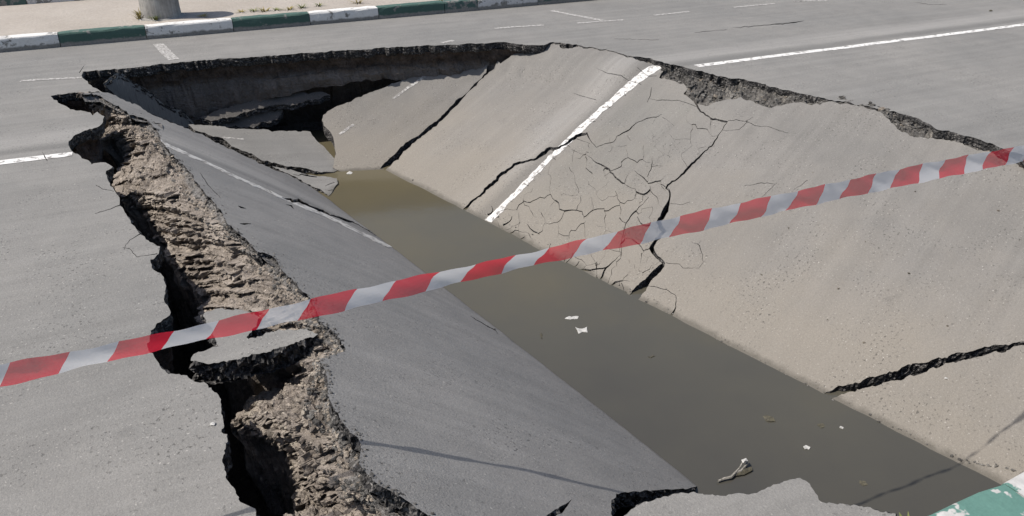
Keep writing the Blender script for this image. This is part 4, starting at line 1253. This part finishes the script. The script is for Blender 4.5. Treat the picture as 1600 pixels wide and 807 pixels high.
def mat_tape(name, c):
    k = NT(name)
    k.done(c, .38, None, .4)
    tr = k.n('ShaderNodeBsdfTranslucent'); tr.inputs[0].default_value = (*c, 1)
    tp = k.n('ShaderNodeBsdfTransparent')
    m1 = k.n('ShaderNodeMixShader'); m1.inputs[0].default_value = .45
    m2 = k.n('ShaderNodeMixShader'); m2.inputs[0].default_value = .27
    out = k.t.nodes['Material Output']
    k.l(k.b.outputs[0], m1.inputs[1]); k.l(tr.outputs[0], m1.inputs[2])
    k.l(m1.outputs[0], m2.inputs[1]); k.l(tp.outputs[0], m2.inputs[2])
    k.l(m2.outputs[0], out.inputs[0])
    return k.m
M_TR, M_TW = mat_tape('tape_red', (.66, .02, .05)), mat_tape('tape_white', (.66, .67, .70))
TW = .088
up = np.array([0, 0, 1.0])
side = np.cross(d0, up); side /= np.linalg.norm(side)
V, F, MI = [], [], []
s0, s1 = -1.3, Ltot + 1.6
cuts = sorted({round(s, 4) for s in np.arange(s0, s1, .02)})
edges_s = []
kq = math.floor((s0 - ph0) / per) - 1
bs_ = []
while ph0 + kq * per < s1 + per:
    bs_ += [(ph0 + kq * per - per * .27, 0), (ph0 + kq * per + per * .27, 1)]; kq += 1
segs = []
for (a, ta), (b, tb) in zip(bs_[:-1], bs_[1:]):
    segs.append((a, b, 0 if ta == 0 else 1))
NW = 6
for a, b, mi_ in segs:
    m = 7
    base = len(V)
    for i in range(m + 1):
        for j in range(NW + 1):
            f = j / NW
            s = a + (b - a) * i / m + (f - .5) * .055          # slanted stripe ends
            c = tape_pt(s)
            tw = .30 * math.sin(s * 1.1 + .3) + .15 * math.sin(s * 4.1)        # slow twist of a loose tape
            lean = math.sin(tw)
            h_ = (f - .5) * TW
            fold = .010 * math.sin(f * math.pi) * math.sin(s * 2.3 + 1) + .005 * math.sin(s * 19 + f * 3) + .003 * math.sin(s * 47 + f * 7)
            V.append(c + up * h_ * math.cos(tw) + side * (h_ * lean + fold))
    for i in range(m):
        for j in range(NW):
            F.append((base + i * (NW + 1) + j, base + (i + 1) * (NW + 1) + j, base + (i + 1) * (NW + 1) + j + 1, base + i * (NW + 1) + j + 1)); MI.append(mi_)
tape = mesh_obj('barrier_tape', V, F, [M_TR, M_TW], smooth=True, mi=MI)
tag(tape, 'red and white striped barrier tape stretched across the whole hole', 'barrier tape')

# ------------------------------------------------------------------ litter in the water and loose stones
k = NT('wet_paper'); M_PAPER = k.done(k.ramp(k.noise(k.coord(), 60, 3), [(.3, (.30, .295, .28)), (.7, (.45, .44, .42))]), .7)
k = NT('dead_leaf'); M_DEAD = k.done(k.ramp(k.noise(k.coord(), 60, 3), [(.3, (.03, .028, .022)), (.7, (.10, .09, .06))]), .7)
k = NT('twig_bark'); M_TWIG = k.done(k.ramp(k.noise(k.coord(), 50, 3), [(.3, (.10, .095, .08)), (.7, (.30, .28, .25))]), .85)
def flake(px_pts, z, mat, label, cat, name, group=None, seed=0, th=.006):
    """thin floating scrap with a curled sheet and real thickness"""
    P = XY(hit(jag(px_pts, 3, .5, seed), flat(z)))
    c0 = P.mean(0)
    v, t = cdt([P], np.array([c0])); t = ccw(v, t); t = t[inside(v[t].mean(1), P)]
    zz = z + .004 + .008 * fbm2(v[:, 0], v[:, 1], 25, 2, seed)
    V3 = np.column_stack([v, zz])
    W, F = edge_walls(V3, t, th, seed, .001)
    n0 = len(V3)
    V = np.concatenate([V3, W]) - [*c0, z]
    o = mesh_obj(name, V, [tuple(q) for q in t] + [tuple(i + n0 for i in f) for f in F], mat)
    o.location = (*c0, z)
    return tag(o, label, cat, group)
Z = WATER
flake([(882, 498), (890, 495), (904, 495), (903, 498), (892, 500)], Z, M_PAPER, 'thin white paper strip floating above the bow-shaped scrap', 'paper', 'paper_scrap', None, 1)
flake([(899, 513), (905, 515), (910, 515), (917, 512), (918, 520), (910, 519), (904, 522), (902, 518)], Z, M_PAPER, 'white bow-shaped paper scrap floating in the middle of the water', 'paper', 'paper_scrap', None, 2)
flake([(541, 271), (546, 268.5), (551, 270), (549, 272.5), (543, 273)], Z, M_PAPER, 'tiny white scrap floating off the tip of the pointed back slab', 'paper', 'paper_scrap', None, 3)
flake([(1255, 699), (1259, 696.5), (1266, 700), (1264, 703), (1258, 703)], Z, M_PAPER, 'small white scrap floating in the wide part of the water', 'paper', 'paper_scrap', None, 4)
flake([(1313, 667), (1318, 669), (1317, 671), (1311, 669)], Z, M_PAPER, 'tiny pale scrap floating near the wide black crack', 'paper', 'paper_scrap', None, 5)
flake([(1190, 652), (1197, 649), (1208, 654), (1212, 660), (1203, 660), (1195, 657)], Z, M_DEAD, 'dark leaf floating below the mouth of the wide black crack', 'leaf', 'dead_leaf', None, 6)
flake([(1012, 558), (1020, 556), (1024, 557), (1017, 560)], Z, M_DEAD, 'thin dark leaf floating in the middle of the water', 'leaf', 'dead_leaf', None, 7)
flake([(1343, 751), (1352, 753), (1356, 758), (1348, 760), (1343, 756)], Z, M_DEAD, 'dark leaf floating near the bottom bank', 'leaf', 'dead_leaf', None, 8)
flake([(844, 523), (847, 522), (849, 529), (846, 530)], Z, M_DEAD, 'tiny dark leaf floating near the left slab', 'leaf', 'dead_leaf', None, 9)
flake([(1277, 664), (1286, 662), (1290, 667), (1283, 670)], Z, M_DEAD, 'faint dark leaf floating just left of the pale scrap', 'leaf', 'dead_leaf', None, 10)
def tube(pts, rad, seg=6):
    pts = np.array(pts); V, F = [], []
    for i, p in enumerate(pts):
        d = pts[min(i + 1, len(pts) - 1)] - pts[max(i - 1, 0)]; d = d / np.linalg.norm(d)
        a = np.cross(d, [0, 0, 1]); a /= max(np.linalg.norm(a), 1e-6); b = np.cross(d, a)
        for q in range(seg):
            t = 2 * math.pi * q / seg
            V.append(p + (a * math.cos(t) + b * math.sin(t)) * rad[i])
    for i in range(len(pts) - 1):
        for q in range(seg):
            F.append((i * seg + q, i * seg + (q + 1) % seg, (i + 1) * seg + (q + 1) % seg, (i + 1) * seg + q))
    return V, F
tw_px = [(1122, 752), (1132, 748), (1142, 746), (1149, 739), (1158, 736), (1166, 727), (1168, 720)]
tp_ = [at(a, b, Z + .012 + .012 * i / 6) for i, (a, b) in enumerate(tw_px)]
twig = empty('twig', tuple(tp_[3]), 'pale forked twig with a shrivelled leaf floating by the bottom bank', 'twig')
V, F = tube(tp_, [.006, .008, .009, .009, .008, .007, .005]); mesh_obj('stem', V, F, M_TWIG, twig)
tp2 = [at(1146, 742, Z + .02), at(1156, 731, Z + .03), at(1162, 719, Z + .05)]
V, F = tube(tp2, [.007, .005, .003]); mesh_obj('branch', V, F, M_TWIG, twig)
lv = [at(1148, 744, Z + .012), at(1158, 735, Z + .026), at(1174, 729, Z + .018), at(1176, 735, Z + .012), at(1163, 742, Z + .009)]
lc = np.mean(lv, 0) + [0, 0, .006]
mesh_obj('shrivelled_leaf', lv + [lc] + [p - [0, 0, .006] for p in lv], [(i, (i + 1) % 5, 5) for i in range(5)] + [(i, 6 + i, 6 + (i + 1) % 5, (i + 1) % 5) for i in range(5)], M_DEAD, twig)
mesh_obj('leaf_tip', [at(1158, 719, Z + .05), at(1166, 716, Z + .055), at(1169, 721, Z + .05), at(1161, 724, Z + .045), at(1164, 720, Z + .06)], [(0, 1, 4), (1, 2, 4), (2, 3, 4), (3, 0, 4)], M_PAPER, twig)

def stone(px_, py_, surf, size, mat, label, group=None, seed=0):
    V, F = ROCKS[seed % 8]
    p = hit([(px_, py_)], surf)[0]
    o = mesh_obj('stone', np.array(V) * size, F, mat)
    o.location = (p[0], p[1], p[2] + size * .35); o.rotation_euler = (0, 0, seed * 1.3)
    return tag(o, label, 'stone', group)
stone(1478, 592, pr_z, .012, M_PAPER, 'small white stone on the beige lower right slab')
stone(1350, 536, pr_z, .011, M_STONE, 'small pale stone on the muddy slab just above the wide black crack')
stone(1548, 18, road_z, .028, M_DEAD, 'lone dark stone lying on the far road at the upper right')
stone(333, 664, road_z, .015, M_PAPER, 'white stone on the intact road close to the left trench')
for i, (a, b) in enumerate([(1293, 500), (1232, 357), (1420, 428), (1352, 378), (1190, 430), (1310, 452), (1546, 470), (1480, 510), (1365, 300), (1270, 270), (1430, 300), (1560, 330)]):
    stone(a, b, pr_z, .006 + .003 * (i % 3), M_STONE if i % 2 else M_DEAD, 'tiny loose stone scattered on the large right-hand muddy slab', 'tiny stones on the right slab', i)
# crumbs strewn along the left rim and the foot of the block
ti = RNG.uniform(1, len(T_px) - 2.01, 420)
tpx = np.array([np.array(T_px[int(t)]) * (1 - t % 1) + np.array(T_px[int(t) + 1]) * (t % 1) for t in ti]) + np.stack([np.abs(RNG.normal(0, 5, 420)) - 1, RNG.normal(-1, 3, 420)], 1)
q = hit(tpx, sl_z)
scatter('crumbs', q, np.exp(RNG.normal(-5.3, .5, 420)).clip(.002, .011), M_CRUMB, slabL)

sh = np.array([(600, 264), (730, 325), (800, 357), (1000, 470), (1270, 610), (1500, 722), (1585, 738)], float)
tq = RNG.uniform(0, 1, 140) ** .8 * 5.99
shp = np.array([sh[int(t)] * (1 - t % 1) + sh[int(t) + 1] * (t % 1) for t in tq]) + np.stack([RNG.normal(2, 3, 140), -np.abs(RNG.normal(0, 3, 140)) - .5], 1)
scatter('shore_grit', hit(shp, pr_z), np.exp(RNG.normal(-5.1, .45, 140)).clip(.003, .014), M_CRUMB, None)['label'] = 'grit left along the water line of the right slabs'
print('objects', len(bpy.data.objects), 'tris', sum(len(o.data.polygons) for o in bpy.data.objects if o.type == 'MESH'))
